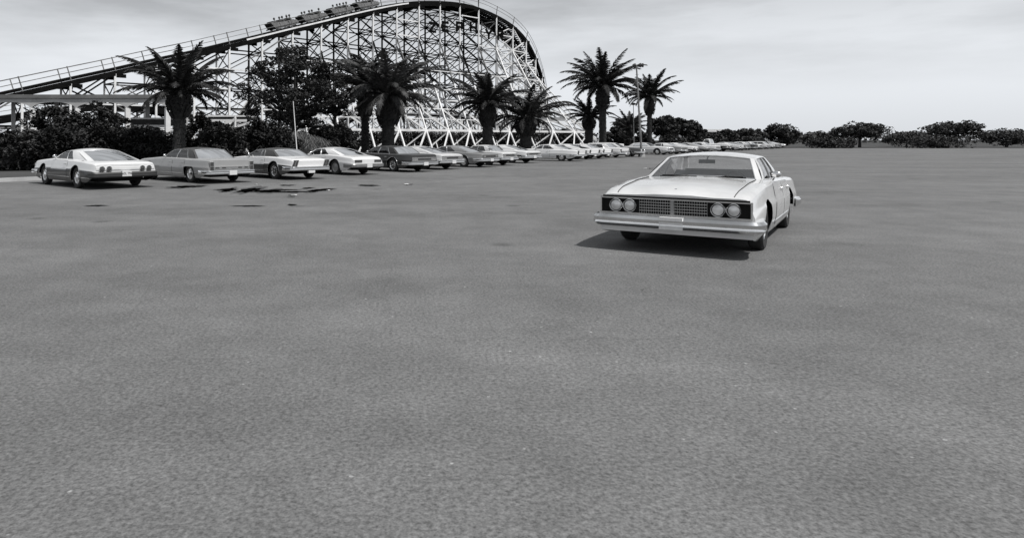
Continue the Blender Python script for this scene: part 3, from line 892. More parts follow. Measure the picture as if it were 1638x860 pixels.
# hedge behind the raking legs: one long clipped mass
mb = MB(); rnd = random.Random(9); cl = []; st_ = MB()
def hline(t):
    n = 4 + 14.6 * t; k = int(n); f_ = n - k
    q = lambda m: NP[m] - lat(m) * (RD[min(m, 19)] if m in RD else 3.6) * .42
    a = q(k); b_ = q(min(k + 1, 19)); return a.lerp(b_, f_), (2.5 if n < 12 else 2.5 + .14 * (n - 12))
for k in range(300):
    t = k / 299; c, h = hline(t); h *= rnd.uniform(.92, 1.05)
    for zf in (.18, .5, .84): cl.append(((c.x + rnd.uniform(-.3, .3), c.y + rnd.uniform(-.5, .5), h * zf * rnd.uniform(.95, 1.04)), (.42, .5, h * .2)))
leaf_cloud(mb, cl, 42, .16, rnd)
hx, hy = NP[11].x, NP[11].y
root = empty('hedge', (hx, hy, 0), 0, 'long dark hedge running behind the white coaster legs', 'hedge')
mb.build('foliage', M['leaf'], root, origin=(hx, hy, 0))
mb = MB()
for k in range(60):
    c, h = hline(k / 59); mb.tube([(c.x, c.y, -.05), (c.x + .1, c.y, h * .5), (c.x - .1, c.y, h * .85)], [.07, .05, .02], 5)
mb.build('stems', M['tbark'], root, origin=(hx, hy, 0))
# trees at the right
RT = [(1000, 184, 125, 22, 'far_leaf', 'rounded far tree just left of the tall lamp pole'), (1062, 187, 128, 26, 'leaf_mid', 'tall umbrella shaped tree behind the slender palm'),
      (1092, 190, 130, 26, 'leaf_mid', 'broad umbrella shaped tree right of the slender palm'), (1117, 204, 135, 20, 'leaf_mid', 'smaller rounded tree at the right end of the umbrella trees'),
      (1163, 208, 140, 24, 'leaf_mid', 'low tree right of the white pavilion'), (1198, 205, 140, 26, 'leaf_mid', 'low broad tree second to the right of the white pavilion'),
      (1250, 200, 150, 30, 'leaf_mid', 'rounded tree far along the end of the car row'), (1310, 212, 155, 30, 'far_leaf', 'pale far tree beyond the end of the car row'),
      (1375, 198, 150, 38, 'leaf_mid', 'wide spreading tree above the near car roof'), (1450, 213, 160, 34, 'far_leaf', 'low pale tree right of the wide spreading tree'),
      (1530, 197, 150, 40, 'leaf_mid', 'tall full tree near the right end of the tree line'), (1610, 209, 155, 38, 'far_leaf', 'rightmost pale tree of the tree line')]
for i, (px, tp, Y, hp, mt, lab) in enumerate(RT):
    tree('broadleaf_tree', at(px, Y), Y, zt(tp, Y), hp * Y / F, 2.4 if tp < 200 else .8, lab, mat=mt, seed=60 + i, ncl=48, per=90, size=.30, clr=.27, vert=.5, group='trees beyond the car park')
RB = [(985, 207, 104, 24, 'dark bush right of the short palm'), (1022, 214, 106, 22, 'low dark bush at the foot of the lamp poles'), (1075, 219, 108, 26, 'clipped low bush below the umbrella tree'),
      (1110, 221, 112, 24, 'clipped low bush left of the white pavilion'), (915, 213, 100, 22, 'dark bush just beyond the last coaster leg'), (1150, 224, 125, 22, 'low bush in front of the white pavilion'),
      (1200, 222, 125, 28, 'low bush beyond the right part of the car row'), (1330, 221, 135, 36, 'long low bush under the pale far tree'),
      (1500, 221, 135, 46, 'long low bush above the near car roof edge')]
for i, (px, tp, Y, hp, lab) in enumerate(RB): bush(px, tp, Y, hp, lab, 'leaf_mid' if i > 2 else 'leaf', 90 + i, .22, 40, 90, group=None)
# far wooded shore: reads as one mass
mb = MB(); rnd = random.Random(17); cl = []
for k in range(260):
    X = -420 + 1100 * k / 260; cl.append(((X, 420 + rnd.uniform(-12, 12), rnd.uniform(1.2, 4.5)), (6, 5, 2.6)))
leaf_cloud(mb, cl, 26, 1.2, rnd, flat=.8)
tag(mb.build('far_woods', M['far_leaf']), 'low strip of far woods along the horizon', 'woods', kind='stuff')

# ------------------------------------------------------------------ structures behind the hedge
# raised walkway with arched soffits (left)
wy = 50.0
root = empty('elevated_walkway', (at(200, wy), wy, 0), 0, 'raised concrete walkway with arched beam soffits and slim columns', 'walkway')
O = (at(200, wy), wy, 0)
xa, xb = at(-30, wy), at(290, wy)
zT, zB = zt(152, wy), zt(157, wy)
mb = MB(); mb.box(((xa + xb) / 2, wy + 1.2, zT - .12), (xb - xa, 3.0, .26)); mb.build('deck', M['concrete_dark'], root, origin=O)
cols = [-30 + 10, 52, 124, 204, 268]
for k in range(len(cols) - 1):
    mb = MB(); x0, x1 = at(cols[k], wy), at(cols[k + 1], wy); N = 24
    def P(i, j):
        t = i / N; zl = zT - .26 - .75 - (0 if .0 < t < 1 else 0) + .48 * sin(pi * t) ** .5
        x = x0 + (x1 - x0) * t
        return ((x, wy - .18, zT - .26), (x, wy - .18, zl), (x, wy + .05, zl), (x, wy + .05, zT - .26))[j]
    mb.grid(P, N + 1, 4); mb.build('arched_beam', M['concrete'], root, origin=O)
for c in cols:
    mb = MB(); X = at(c, wy)
    mb.bar((X, wy, 0), (X, wy, zT - .95), .34, .34); mb.build('column', M['white_paint'], root, origin=O)
    mb = MB(); mb.bar((X + .6, wy + 2.2, 0), (X + .6, wy + 2.2, zT - .3), .26, .26); mb.build('column', M['concrete'], root, origin=O)
# low dark roof pavilions
def pavilion(px0, px1, py_top, py_bot, Y, lab, depth=4):
    X0, X1 = at(px0, Y), at(px1, Y); O = ((X0 + X1) / 2, Y, 0)
    root = empty('pavilion', O, 0, lab, 'pavilion')
    z1, z0 = zt(py_top, Y), zt(py_bot, Y); xc = (X0 + X1) / 2; wd = X1 - X0
    mb = MB(); mb.box((xc, Y + depth / 2, (z1 + z0) / 2), (wd, depth, z1 - z0)); mb.build('roof', M['roof_dark'], root, origin=O)
    mb = MB(); mb.box((xc, Y + depth / 2, z1 + .06), (wd + .3, depth + .3, .12)); mb.build('roof_edge', M['white_paint'], root, origin=O)
    mb = MB(); mb.box((xc, Y - .06, z0 - .1), (wd, .1, .2)); mb.build('fascia', M['white_paint'], root, origin=O)
    for k in range(5):
        X = X0 + .2 + (wd - .4) * k / 4
        mb = MB(); mb.bar((X, Y + .1, 0), (X, Y + .1, z0), .16); mb.build('post', M['white_paint'], root, origin=O)
    mb = MB(); mb.box((xc, Y + depth - .2, .5), (wd, .1, 1.0)); mb.build('parapet', M['white_paint'], root, origin=O)
pavilion(205, 270, 191, 200, 52, 'low dark roofed pavilion under the raised walkway')
pavilion(333, 395, 187, 191, 56, 'flat thin roofed pavilion seen above the shrubs right of the palm', 3)
# white zigzag ramp
Y = 52; O = (at(365, Y), Y, 0)
root = empty('white_ramp', O, 0, 'white railed ramp rising through the shrubs below the big tree', 'ramp')
mb = MB()
for (a, b_) in (((340, 209), (372, 209)), ((345, 204), (378, 190)), ((376, 210), (376, 186)), ((355, 205), (350, 220)), ((385, 209), (425, 209)), ((380, 202), (405, 195))):
    mb.bar((at(a[0], Y), Y, zt(a[1], Y)), (at(b_[0], Y), Y, zt(b_[1], Y)), .12, .16)
mb.build('railing', M['white_paint'], root, origin=O)
for px in (345, 376, 400, 422):
    mb = MB(); mb.bar((at(px, Y), Y + .1, 0), (at(px, Y), Y + .1, zt(203, Y)), .16); mb.build('post', M['white_paint'], root, origin=O)
mb = MB(); mb.box((at(383, Y), Y + .8, zt(211, Y)), (4, 1.2, .12)); mb.build('deck', M['concrete'], root, origin=O)

# white pavilion, far right
Y = 190; O = (at(1139, Y), Y, 0)
root = empty('columned_pavilion', O, 0, 'far white columned pavilion between the rounded tree and low tree', 'building')
xc = at(1139, Y)
mb = MB(); mb.box((xc, Y + 3, zt(209, Y)), (9.5, 7, .7)); mb.build('roof', M['white_paint'], root, origin=O)
mb = MB(); mb.box((xc, Y + 6, zt(216, Y) / 2 + .6), (8.5, .3, zt(212, Y))); mb.build('wall', M['concrete'], root, origin=O)
for k in range(9):
    mb = MB(); X = xc - 4.3 + 8.6 * k / 8; mb.tube([(X, Y, 0), (X, Y, zt(210, Y))], .17, 8); mb.build('column', M['white_paint'], root, origin=O)
Y = 300; O = (at(1150, Y), Y, 0)
root = empty('long_building', O, 0, 'long pale low building on the far skyline at the right', 'building')
mb = MB(); mb.box((at(1150, Y), Y, 2.4), (32, 8, 4.8)); mb.build('wall', M['white_paint'], root, origin=O)
mb = MB(); mb.box((at(1150, Y), Y, 4.95), (33, 9, .3)); mb.build('roof', M['concrete'], root, origin=O)
for k in range(9):
    mb = MB(); mb.box((at(1150, Y) - 14 + 3.5 * k, Y - 4.02, 3), (1.6, .06, 1.3)); mb.build('window', M['concrete_dark'], root, origin=O)

# lamp poles
Y = gy(251); X = at(1026.5, Y); O = (X, Y, 0); xt = at(1018, Y); zz = zt(105, Y)
root = empty('floodlight_pole', O, 0, 'tall leaning lamp pole with two floodlights beside the dark wagon', 'lamp pole')
mb = MB(); mb.tube([(X, Y, 0), ((X + xt) / 2, Y, zz / 2), (xt, Y, zz)], [.11, .085, .065], 10); mb.build('pole', M['worn_shade_wood'], root, True, origin=O)
mb = MB(); mb.box((X, Y, .15), (.5, .5, .3)); mb.build('base', M['concrete'], root, origin=O)
mb = MB(); mb.bar((xt - .3, Y, zz - .12), (xt + .55, Y, zz - .1), .06); mb.build('cross_arm', M['trim_dark'], root, origin=O)
for dx, sz in ((-.2, .22), (.32, .26), (.55, .24)):
    mb = MB(); mb.lathe([(.02, -.18), (.10, -.16), (sz * .8, .02), (sz * .85, .1), (.02, .1)], 12, 'x', (xt + dx, Y, zz + .02)); mb.build('floodlight', M['trim_dark'], root, True, origin=O)
mb = MB()
for k in range(14): mb.bar((X + (xt - X) * (k + 5) / 20 - .16, Y, zz * (k + 5) / 20), (X + (xt - X) * (k + 5) / 20 + .16, Y, zz * (k + 5) / 20), .03)
mb.build('climbing_rungs', M['steel'], root, origin=O)
Y = 95; X = at(1014.5, Y); O = (X, Y, 0); zz = zt(167, Y)
root = empty('disc_lamp_pole', O, 0, 'thin pole carrying a shallow disc lamp behind the leaning pole', 'lamp pole')
mb = MB(); mb.tube([(X, Y, 0), (X - .12, Y, zz)], [.06, .045], 8); mb.build('pole', M['steel'], root, True, origin=O)
mb = MB(); mb.lathe([(.02, .22), (.2, .18), (.42, .05), (.44, 0), (.2, -.1), (.02, -.12)], 18, 'z', (X - .12, Y, zz)); mb.build('lamp_head', M['trim_dark'], root, True, origin=O)
Y = 33; X = at(476, Y); O = (X, Y, 0)
root = empty('slender_pole', O, 0, 'slender pale leaning pole behind the vinyl roofed coupe', 'pole')
mb = MB(); mb.tube([(X + .05, Y, 0), (at(469, Y), Y, zt(162, Y))], [.03, .015], 8); mb.build('pole', M['white_paint'], root, True, origin=O)
mb = MB(); mb.lathe([(.02, 0), (.09, 0), (.09, .05), (.02, .06)], 12, 'z', (X + .05, Y, .006)); mb.build('base_plate', M['steel'], root, origin=O)
for px, py, Y, lab in ((862, 205, 72, 'thin dark rod leaning before the coaster legs'), ):
    X = at(868, Y); O = (X, Y, 0); root = empty('thin_rod', O, 0, lab, 'pole')
    mb = MB(); mb.tube([(X, Y, 0), (at(px, Y), Y, zt(py, Y))], [.035, .02], 6); mb.build('pole', M['trim_dark'], root, origin=O)

# ------------------------------------------------------------------ cars
def interp(x, pts):
    if x <= pts[0][0]: return pts[0][1]
    for (a, va), (b_, vb) in zip(pts, pts[1:]):
        if x <= b_:
            t = (x - a) / (b_ - a); return va + (vb - va) * t
    return pts[-1][1]
def sm_interp(x, pts, h=.07):
    return (interp(x - h, pts) + interp(x, pts) * 2 + interp(x + h, pts)) / 4

SIDE_OFF = [(0, .085), (.12, .03), (.35, .004), (.55, 0), (.62, .004), (.66, .022), (.84, .045), (.95, .065), (1, .11)]
class Car:
    def __init__(s, **k):
        s.L = 5.5; s.W = 2.02; s.xr = -1.50; s.xf = 1.60; s.rw = .345; s.ra = .41; s.sill = .20
        s.rear_cut = 9; s.front_cut = 9
        s.top = [(-2.75, .80), (-2.66, .86), (-1.2, .92), (.8, .95), (1.1, .945), (2.5, .84), (2.68, .80), (2.75, .74)]
        s.xc = .95; s.xrf = .35; s.xrr = -.95; s.xb = -1.75; s.zr = 1.33; s.wb = .88; s.wr = .70
        s.side_glass = [(.10, .44), (.46, .74)]; s.paint = 'p_white'; s.roof = None; s.tail = 'rect'; s.nose = 'quad'
        s.lower = None; s.hub = 'cap'; s.rear_z0 = .42; s.front_z0 = .40; s.bump = .47; s.rbump = .44; s.deckcrown = .03; s.hoodcrown = .04
        s.zbr = None; s.glassm = 'glass'; s.two = .60; s.detail = 2; s.doors = [(-.62, .80)]; s.end_taper = .06; s.trim = True
        s.__dict__.update(k)
    def zt(s, x): return sm_interp(x, s.top)
    def w(s, x):
        h = s.L / 2; e = .75; d = max(0, abs(x) - (h - e)) / e
        return s.W / 2 - s.end_taper * d ** 3 - .02 * (abs(x) / h) ** 2
    def off(s, t): return interp(t, SIDE_OFF)
    def zlow(s, x):
        z = s.sill
        h = s.L / 2
        if x < -h + .7: z = s.sill + (s.rear_z0 - s.sill) * ((-h + .7 - x) / .7) ** 1.5
        if x > h - .6: z = s.sill + (s.front_z0 - s.sill) * ((x - h + .6) / .6) ** 1.5
        for xw, cut in ((s.xr, s.rear_cut), (s.xf, s.front_cut)):
            d = abs(x - xw)
            if d < s.ra: z = max(z, min(s.rw - .01 + sqrt(s.ra * s.ra - d * d), cut))
        return z
    def side(s, x, z):
        t = max(0, min(1, (z - s.sill) / (s.zt(x) - s.sill))); return s.w(x) - s.off(t)
    def xs(s):
        h = s.L / 2; v = set()
        n = int(s.L / (.11 if s.detail > 1 else .22))
        for i in range(n + 1): v.add(round(-h + s.L * i / n, 4))
        for e in (-1, 1):
            for d in (.0, .02, .05, .1, .18, .3): v.add(round(e * (h - d), 4))
        for xw in (s.xr, s.xf):
            v = {x for x in v if abs(x - xw) > s.ra + .02}
            m = 14 if s.detail > 1 else 8
            for k in range(m + 1):
                v.add(round(xw - s.ra * cos(pi * k / m), 4))
            for e in (-1, 1): v.add(round(xw + e * (s.ra + .004), 4))
        return sorted(v)
    def make(s, name, loc, rz, label, cat='car', group=None):
        root = empty(name, loc, rz, label, cat, group)
        s.root = root; h = s.L / 2
        X = s.xs(); rows = [0, .10, .22, .35, .46, .55, .60, .65, .72, .80, .88, .94, .975, 1.0]; nr = len(rows)
        pm_ = M[s.paint]; rm = M[s.roof] if s.roof else pm_
        def pt(x, k, sg):
            zl, zz = s.zlow(x), s.zt(x)
            if k < nr:
                z = max(zl + .0006 * k, s.sill + (zz - s.sill) * rows[k]); t = max(0, (z - s.sill) / (zz - s.sill))
                return (x, sg * (s.w(x) - s.off(t)), z)
            k -= nr; yy = (s.w(x) - .14) * (.93, .8, .55, .28, 0)[k]
            cr = s.hoodcrown if x > s.xc else s.deckcrown
            q = (1 - (yy / s.w(x)) ** 2)
            z = zz + .008 + cr * q * min(1, (h - abs(x)) / .35 + .1)
            if s.detail > 2 and x > s.xc - .1:   # raised hood centre and fender crowns
                z += .018 * (1 if abs(yy) < .35 else 0) - .010 * (1 if .6 < abs(yy) < .78 else 0)
            return (x, sg * yy, z)
        mb = MB(); NV = nr + 5; i0 = s.xb + .30; i1 = s.xc - .30
        for sg in (1, -1):
            mb.grid(lambda i, j: pt(X[i], j, sg), len(X), NV,
                    skip=lambda i, j: j >= nr + 0 and X[i] > i0 and X[i + 1] < i1,
                    mf=(lambda i, j: 1 if j < nr and rows[j] < s.two - .001 else 0))
        for e, idx in ((-1, 0), (1, len(X) - 1)):
            x = X[idx]
            for k in range(NV - 1):
                a, b_ = pt(x, k, 1), pt(x, k + 1, 1); c, d = pt(x, k + 1, -1), pt(x, k, -1)
                mb.add([a, b_, c, d], [(0, 1, 2, 3)], 1 if k < 5 else 0)
        mb.build('body', [pm_, M[s.lower] if s.lower else pm_], root, True, 28)
        # chassis and wheel wells
        mb = MB()
        mb.box((0, 0, .34), (s.L - .7, s.W - .72, .22)); mb.box(((s.xr + s.xf) / 2, 0, .33), (s.xf - s.xr - .9, s.W - .30, .2))
        for xw in (s.xr, s.xf):
            mb.box((xw, 0, .60), (1.0, s.W - .70, .42)); mb.box((xw, 0, s.rw + s.ra + .03), (.9, s.W - .34, .04))
            for e in (-1, 1): mb.box((xw + e * (s.ra + .05), 0, .50), (.06, s.W - .34, .4))
        mb.box((s.L / 2 - .35, 0, .50), (.3, s.W - .5, .3)); mb.box((-s.L / 2 + .4, 0, .48), (.4, s.W - .5, .24))
        mb.box(((i0 + i1) / 2, 0, .50), (i1 - i0, s.W - .5, .12))
        for sg in (-1, 1): mb.box(((i0 + i1) / 2, sg * (s.W / 2 - .18), .70), (i1 - i0, .06, .4))
        mb.build('chassis', M['black'], root)
        s.cabin(root, pm_, rm)
        s.wheels(root)
        s.rear(root); s.front(root)
        if s.detail > 0: s.trims(root)
        return root
    def cabin(s, root, pm_, rm):
        def zb(x): return s.zt(x) - .012
        A = lambda sg: Vector((s.xc, sg * s.wb, zb(s.xc))); B = lambda sg: Vector((s.xrf, sg * s.wr, s.zr - .03))
        C = lambda sg: Vector((s.xrr, sg * s.wr, s.zr - .035)); D = lambda sg: Vector((s.xb, sg * (s.wb - .04), zb(s.xb)))
        rb = .035
        def S(u, v, sg, out=0):   # side skin
            a = A(sg).lerp(D(sg), u); a.z = zb(a.x); b_ = B(sg).lerp(C(sg), u)
            p = a.lerp(b_, v); p.z += rb * sin(pi * u) * v; p.y += sg * (.035 * 4 * v * (1 - v) * .7 + out); return p
        cf, cr_ = s.__dict__.get('curvf', .16), s.__dict__.get('curvr', .12)
        crown = .055
        def Wd(t, v, front, out=0):
            e = 2 * t - 1; q = 1 - e * e
            a0, b0 = (A, B) if front else (D, C)
            a = a0(-1).lerp(a0(1), t); b_ = b0(-1).lerp(b0(1), t)
            a.z += s.deckcrown * q * .7
            p = a.lerp(b_, v); p.x += (cf if front else -cr_) * q * (1 - .45 * v); p.z += crown * q * v + .03 * sin(pi * v) * q
            n = Vector((1 if front else -1, 0, .8)).normalized(); return p + n * out
        nu = 16; roof = MB()
        def R(i, j):
            sgt = i / nu; t = j / 10; a = Wd(t, 1, True); b_ = Wd(t, 1, False); p = a.lerp(b_, sgt)
            e = 2 * t - 1; p.z += rb * sin(pi * sgt) + .012 * sin(pi * sgt) * (1 - e * e); return p
        roof.grid(R, nu + 1, 11)
        # side frames with window openings
        us = sorted({0, 1, *[u for g in s.side_glass for u in g]}); 
        fine = []
        for a, b_ in zip(us, us[1:]): fine += [a + (b_ - a) * k / 4 for k in range(4)]
        fine.append(1); vs = [0, .05, .25, .5, .75, .93, 1]
        isg = lambda u, v: any(g[0] - 1e-6 <= u < g[1] - 1e-6 for g in s.side_glass) and .04 < v < .92
        for sg in (-1, 1):
            roof.grid(lambda i, j: S(fine[i], vs[j], sg), len(fine), len(vs), skip=lambda i, j: isg(fine[i], vs[j]))
        ts = [0, .05, .2, .35, .5, .65, .8, .95, 1]; wv = [0, .03, .35, .7, .95, 1]
        tr = s.__dict__.get('rear_t', (.05, .95)); tsr = [0, tr[0], .2, .35, .5, .65, .8, tr[1], 1]
        for fr in (True, False):
            tt = ts if fr else tsr
            roof.grid(lambda i, j: Wd(tt[i], wv[j], fr), 9, 6, skip=lambda i, j: 1 <= i <= 6 and 1 <= j <= 3)
        roof.build('roof', rm, root, True, 40)
        g = MB(); g.grid(lambda i, j: Wd(ts[1 + i], wv[1 + j], True, -.006), 7, 4); g.build('windshield', M[s.glassm], root, True)
        g = MB(); g.grid(lambda i, j: Wd(tsr[1 + i], wv[1 + j], False, -.006), 7, 4); g.build('rear_window', M[s.glassm], root, True)
        for sg in (-1, 1):
            if s.detail < 1 and sg < 0: continue
            for (u0, u1) in s.side_glass:
                g = MB(); g.grid(lambda i, j: S(u0 + (u1 - u0) * i / 4, .05 + .88 * j / 4, sg, -.008), 5, 5); g.build('side_window', M[s.glassm], root, True)
        # bright trim round the openings
        if s.detail > 0:
            t_ = MB(); r = .011 if s.detail < 3 else .009
            for sg in (-1, 1):
                for (u0, u1) in s.side_glass:
                    loop = [S(u0 + (u1 - u0) * k / 6, .05, sg, .004) for k in range(7)] + [S(u1, .05 + .88 * k / 4, sg, .004) for k in range(5)] + [S(u1 + (u0 - u1) * k / 6, .93, sg, .004) for k in range(7)] + [S(u0, .93 - .88 * k / 4, sg, .004) for k in range(5)]
                    t_.tube(loop, r, 5)
            for fr in (True, False):
                a0, a1 = (ts[1], ts[7]) if fr else (tsr[1], tsr[7])
                loop = [Wd(a0 + (a1 - a0) * k / 8, .03, fr, .010) for k in range(9)] + [Wd(a1, .03 + .92 * k / 4, fr, .004) for k in range(5)] + [Wd(a1 + (a0 - a1) * k / 8, .95, fr, .004) for k in range(9)] + [Wd(a0, .95 - .92 * k / 4, fr, .004) for k in range(5)]
                t_.tube(loop, r * 1.1, 5)
            t_.build('window_trim', M['chrome'], root, True)
        s.Wd = Wd; s.S = S
        # seats, dash, wheel
        xm = (s.xc + s.xb) / 2
        st = M[s.__dict__.get('seatm', 'seat')]
        for k, x in enumerate((s.xrf - .55, s.xrr - .05 if s.xrr - .05 < s.xrf - 1.2 else s.xrf - 1.35)):
            mb = MB(); mb.box((x, 0, .78), (.16, 1.36, .56), rot=Matrix.Rotation(radians(-12), 3, 'Y')); mb.box((x + .28, 0, .60), (.5, 1.36, .14))
            mb.build('bench_seat', st, root)
        if s.detail > 1:
            mb = MB(); mb.box((s.xc - .42, 0, .86), (.34, 1.5, .16)); mb.build('dashboard', M['seat'], root)
            mb = MB(); N = 20; c = Vector((s.xc - .72, .38, .90)); tl = radians(25)
            mb.tube([c + Vector((-sin(tl) * .19 * sin(a), .19 * cos(a), cos(tl) * .19 * sin(a))) for a in [2 * pi * k / N for k in range(N + 1)]], .013, 6, cap=False)
            mb.bar(c + Vector((0, -.19, 0)), c + Vector((0, .19, 0)), .025); mb.tube([c, c + Vector((.3, 0, -.15))], .025, 6)
            mb.build('steering_wheel', M['trim_dark'], root, True)
    def wheels(s, root):
        for x in (s.xr, s.xf):
            for sg in (-1, 1):
                y = sg * (s.W / 2 - .165)
                wl = empty('wheel', (x, y, s.rw), 0, parent=root)
                r = s.rw; d = sg
                t = MB(); pr = [(r * .60, -.09), (r * .72, -.105), (r * .92, -.10), (r, -.07), (r * 1.0, .07), (r * .92, .10), (r * .72, .105), (r * .60, .085)]
                t.lathe(pr, 28, 'y'); t.build('tyre', M['rubber'], wl, True, 40)
                if s.detail > 0:
                    c = MB()
                    if s.hub == 'cap': pr = [(r * .60, .08), (r * .56, .055), (r * .40, .06), (r * .38, .085), (r * .2, .105), (.001, .11)]
                    elif s.hub == 'dish': pr = [(r * .62, .09), (r * .56, .04), (r * .50, .015), (r * .30, .03), (r * .16, .085), (.001, .09)]
                    else: pr = [(r * .62, .095), (r * .57, .085), (r * .50, .06), (r * .18, .09), (.001, .10)]
                    c.lathe([(a, b_ * d) for a, b_ in pr], 28, 'y'); c.build('hubcap', M['chrome'] if s.hub != 'plain' else M['steel'], wl, True, 30)
                    k_ = MB(); k_.lathe([(r * .01, .0), (r * .6, .0)], 20, 'y'); 
                    k_.build('rim', M['trim_dark'], wl)
                    if s.hub == 'wire':
                        q = MB()
                        for k in range(10):
                            a = 2 * pi * k / 10; q.bar((r * .14 * cos(a), d * .10, r * .14 * sin(a)), (r * .55 * cos(a), d * .088, r * .55 * sin(a)), .022, .01, up=(0, 1, 0))
                        q.build('spokes', M['trim_dark'], wl)
    def band(s, e, prof, wrap=.45, out=.0, inset=0, ymax=None, bow=.03):
        """strip round an end of the car; e=-1 rear, +1 front; prof = [(out, z)]"""
        h = s.L / 2; path = []
        if wrap > 0:
            for k in range(6):
                x = h - wrap * (1 - k / 6) - .10; path.append((x, s.w(x) + .004, 0, min(1, .1 + k / 5)))
        yc = s.w(h) - .02 if ymax is None else ymax
        if wrap > 0:
            for k in range(5):
                a = radians(75 - 60 * k / 4); cx_, cy_ = h - .10, s.w(h) - .08
                path.append((cx_ + .10 * cos(a), cy_ + (.10) * sin(a), cos(a), sin(a)))
        y_in = (s.w(h) - .10) if wrap > 0 else yc
        for k in range(9):
            y = y_in * (1 - k / 8); path.append((h + bow * (1 - (y / (s.W / 2)) ** 2), y, 1, 0))
        full = path + [(x, -y, nx, -ny) for x, y, nx, ny in reversed(path[:-1])]
        def P(i, j):
            x, y, nx, ny = full[i]; o_, z = prof[j]; o_ += out
            return (e * (x + nx * o_), y + ny * o_, z)
        return P, len(full), len(prof)
    def bumper(s, e, z0, z1, out=.09, wrap=.5):
        zc = (z0 + z1) / 2; hh = (z1 - z0) / 2
        pr = [(-.06, z0), (out * .6, z0), (out, z0 + hh * .5), (out * .9, zc), (out * 1.0, zc + hh * .5), (out * .6, z1), (-.06, z1)]
        P, a, b_ = s.band(e, pr, wrap); mb = MB(); mb.grid(P, a, b_); return mb
    def flat(s, mb, e, y0, y1, z0, z1, out=.012, thick=.03, mi=0, lean=0):
        h = s.L / 2
        zc = (z0 + z1) / 2
        vs = []
        for o_ in (-thick, out):
            for (y, z) in ((y0, z0), (y1, z0), (y1, z1), (y0, z1)):
                vs.append((e * (h + o_ + .03 * (1 - (y / (s.W / 2)) ** 2) * 0 + .004), y + (z - zc) * lean, z))
        mb.add(vs, [(0, 1, 2, 3), (7, 6, 5, 4), (0, 4, 5, 1), (1, 5, 6, 2), (2, 6, 7, 3), (3, 7, 4, 0)], mi)
    def lamp(s, root, e, y0, y1, z0, z1, mat='lamp_dark', out=.02, lean=0, nm='tail_lamp', ring=False, rnd=False):
        if rnd:
            yc, zc, r = (y0 + y1) / 2, (z0 + z1) / 2, (z1 - z0) / 2; h = s.L / 2
            mb = MB(); mb.lathe([(.001, e * (h + out + .004)), (r * .5, e * (h + out + .002)), (r * .84, e * (h + out - .006)), (r * .86, e * (h - .02))], 24, 'x', (0, yc, zc)); o = mb.build(nm, M[mat], root, True)
            if ring: mb = MB(); mb.lathe([(r * .93, e * (h - .02)), (r * .94, e * (h + out)), (r * 1.04, e * (h + out + .015)), (r * 1.16, e * (h + out)), (r * 1.18, e * (h - .02))], 24, 'x', (0, yc, zc)); mb.build('bezel', M['chrome'], o, True)
            return o
        mb = MB(); s.flat(mb, e, y0, y1, z0, z1, out, lean=lean); o = mb.build(nm, M[mat], root)
        if ring and s.detail > 0:
            mb = MB(); f_ = .02
            for a in ((y0 - f_, y1 + f_, z0 - f_, z0), (y0 - f_, y1 + f_, z1, z1 + f_), (y0 - f_, y0, z0, z1), (y1, y1 + f_, z0, z1)): s.flat(mb, e, *a, out + .01, lean=lean)
            mb.build('bezel', M['chrome'], o)
        return o
    def plate(s, root, e, z=.5, out=.06, text=None, y=0):
        if s.detail < 1: return
        mb = MB(); s.flat(mb, e, y - .16, y + .16, z - .085, z + .085, out, .01); o = mb.build('licence_plate', M['plate'], root)
        if text:
            cu = bpy.data.curves.new('plate_text', 'FONT'); cu.body = text; cu.size = .105; cu.align_x = 'CENTER'; cu.align_y = 'CENTER'; cu.extrude = .001
            cu.materials.append(M['plate_ink'])
            tmp = bpy.data.objects.new('tmp_text', cu); COL.objects.link(tmp)
            me_ = bpy.data.meshes.new_from_object(tmp.evaluated_get(bpy.context.evaluated_depsgraph_get())); bpy.data.objects.remove(tmp)
            t = bpy.data.objects.new('plate_text', me_); COL.objects.link(t); t.parent = o
            t.location = (e * (s.L / 2 + out + .009), y, z); t.rotation_euler = (radians(90), 0, radians(90) * e)
    def rear(s, root):
        h = s.L / 2; t = s.tail; W2 = s.W / 2
        zt_ = s.zt(-h + .04); rb = s.rbump
        if t == 'round4':
            mb = MB(); P, a, b_ = s.band(-1, [(.0, rb + .15), (.012, rb + .16), (.012, zt_ - .10), (0, zt_ - .09)], 0, ymax=W2 - .14, bow=.012); mb.grid(P, a, b_); mb.build('tail_panel', M['p_white'] if 1 else M['chrome'], root, True)
            for sg in (-1, 1):
                for y in (.56, .79): s.lamp(root, -1, sg * y - .085, sg * y + .085, rb + .10, rb + .27, rnd=True, ring=True, out=.03)
            s.bumper(-1, rb - .09, rb + .09, .07).build('rear_bumper', M['trim_dark'], root, True)
            s.plate(root, -1, rb + .03, .10, s.__dict__.get('ptext'))
        elif t == 'block':
            for sg in (-1, 1):
                a, b_ = sorted((sg * (W2 - .13), sg * (W2 - .27)))
                s.lamp(root, -1, a, b_, rb + .05, rb + .19, out=.03, ring=True); s.lamp(root, -1, a, b_, rb + .22, rb + .35, out=.03, ring=True)
            mb = MB(); s.flat(mb, -1, -(W2 - .30), W2 - .30, rb + .09, rb + .19, .03); mb.build('rear_grille_bar', M['chrome'], root)
            for sg in (-1, 1):
                for y in (.34, .62): s.lamp(root, -1, sg * y - .08, sg * y + .08, rb + .115, rb + .165, out=.036, nm='reflector')
            s.bumper(-1, rb - .10, rb + .05, .08).build('rear_bumper', M['chrome'], root, True); s.plate(root, -1, rb - .04, .12)
        elif t == 'slant':
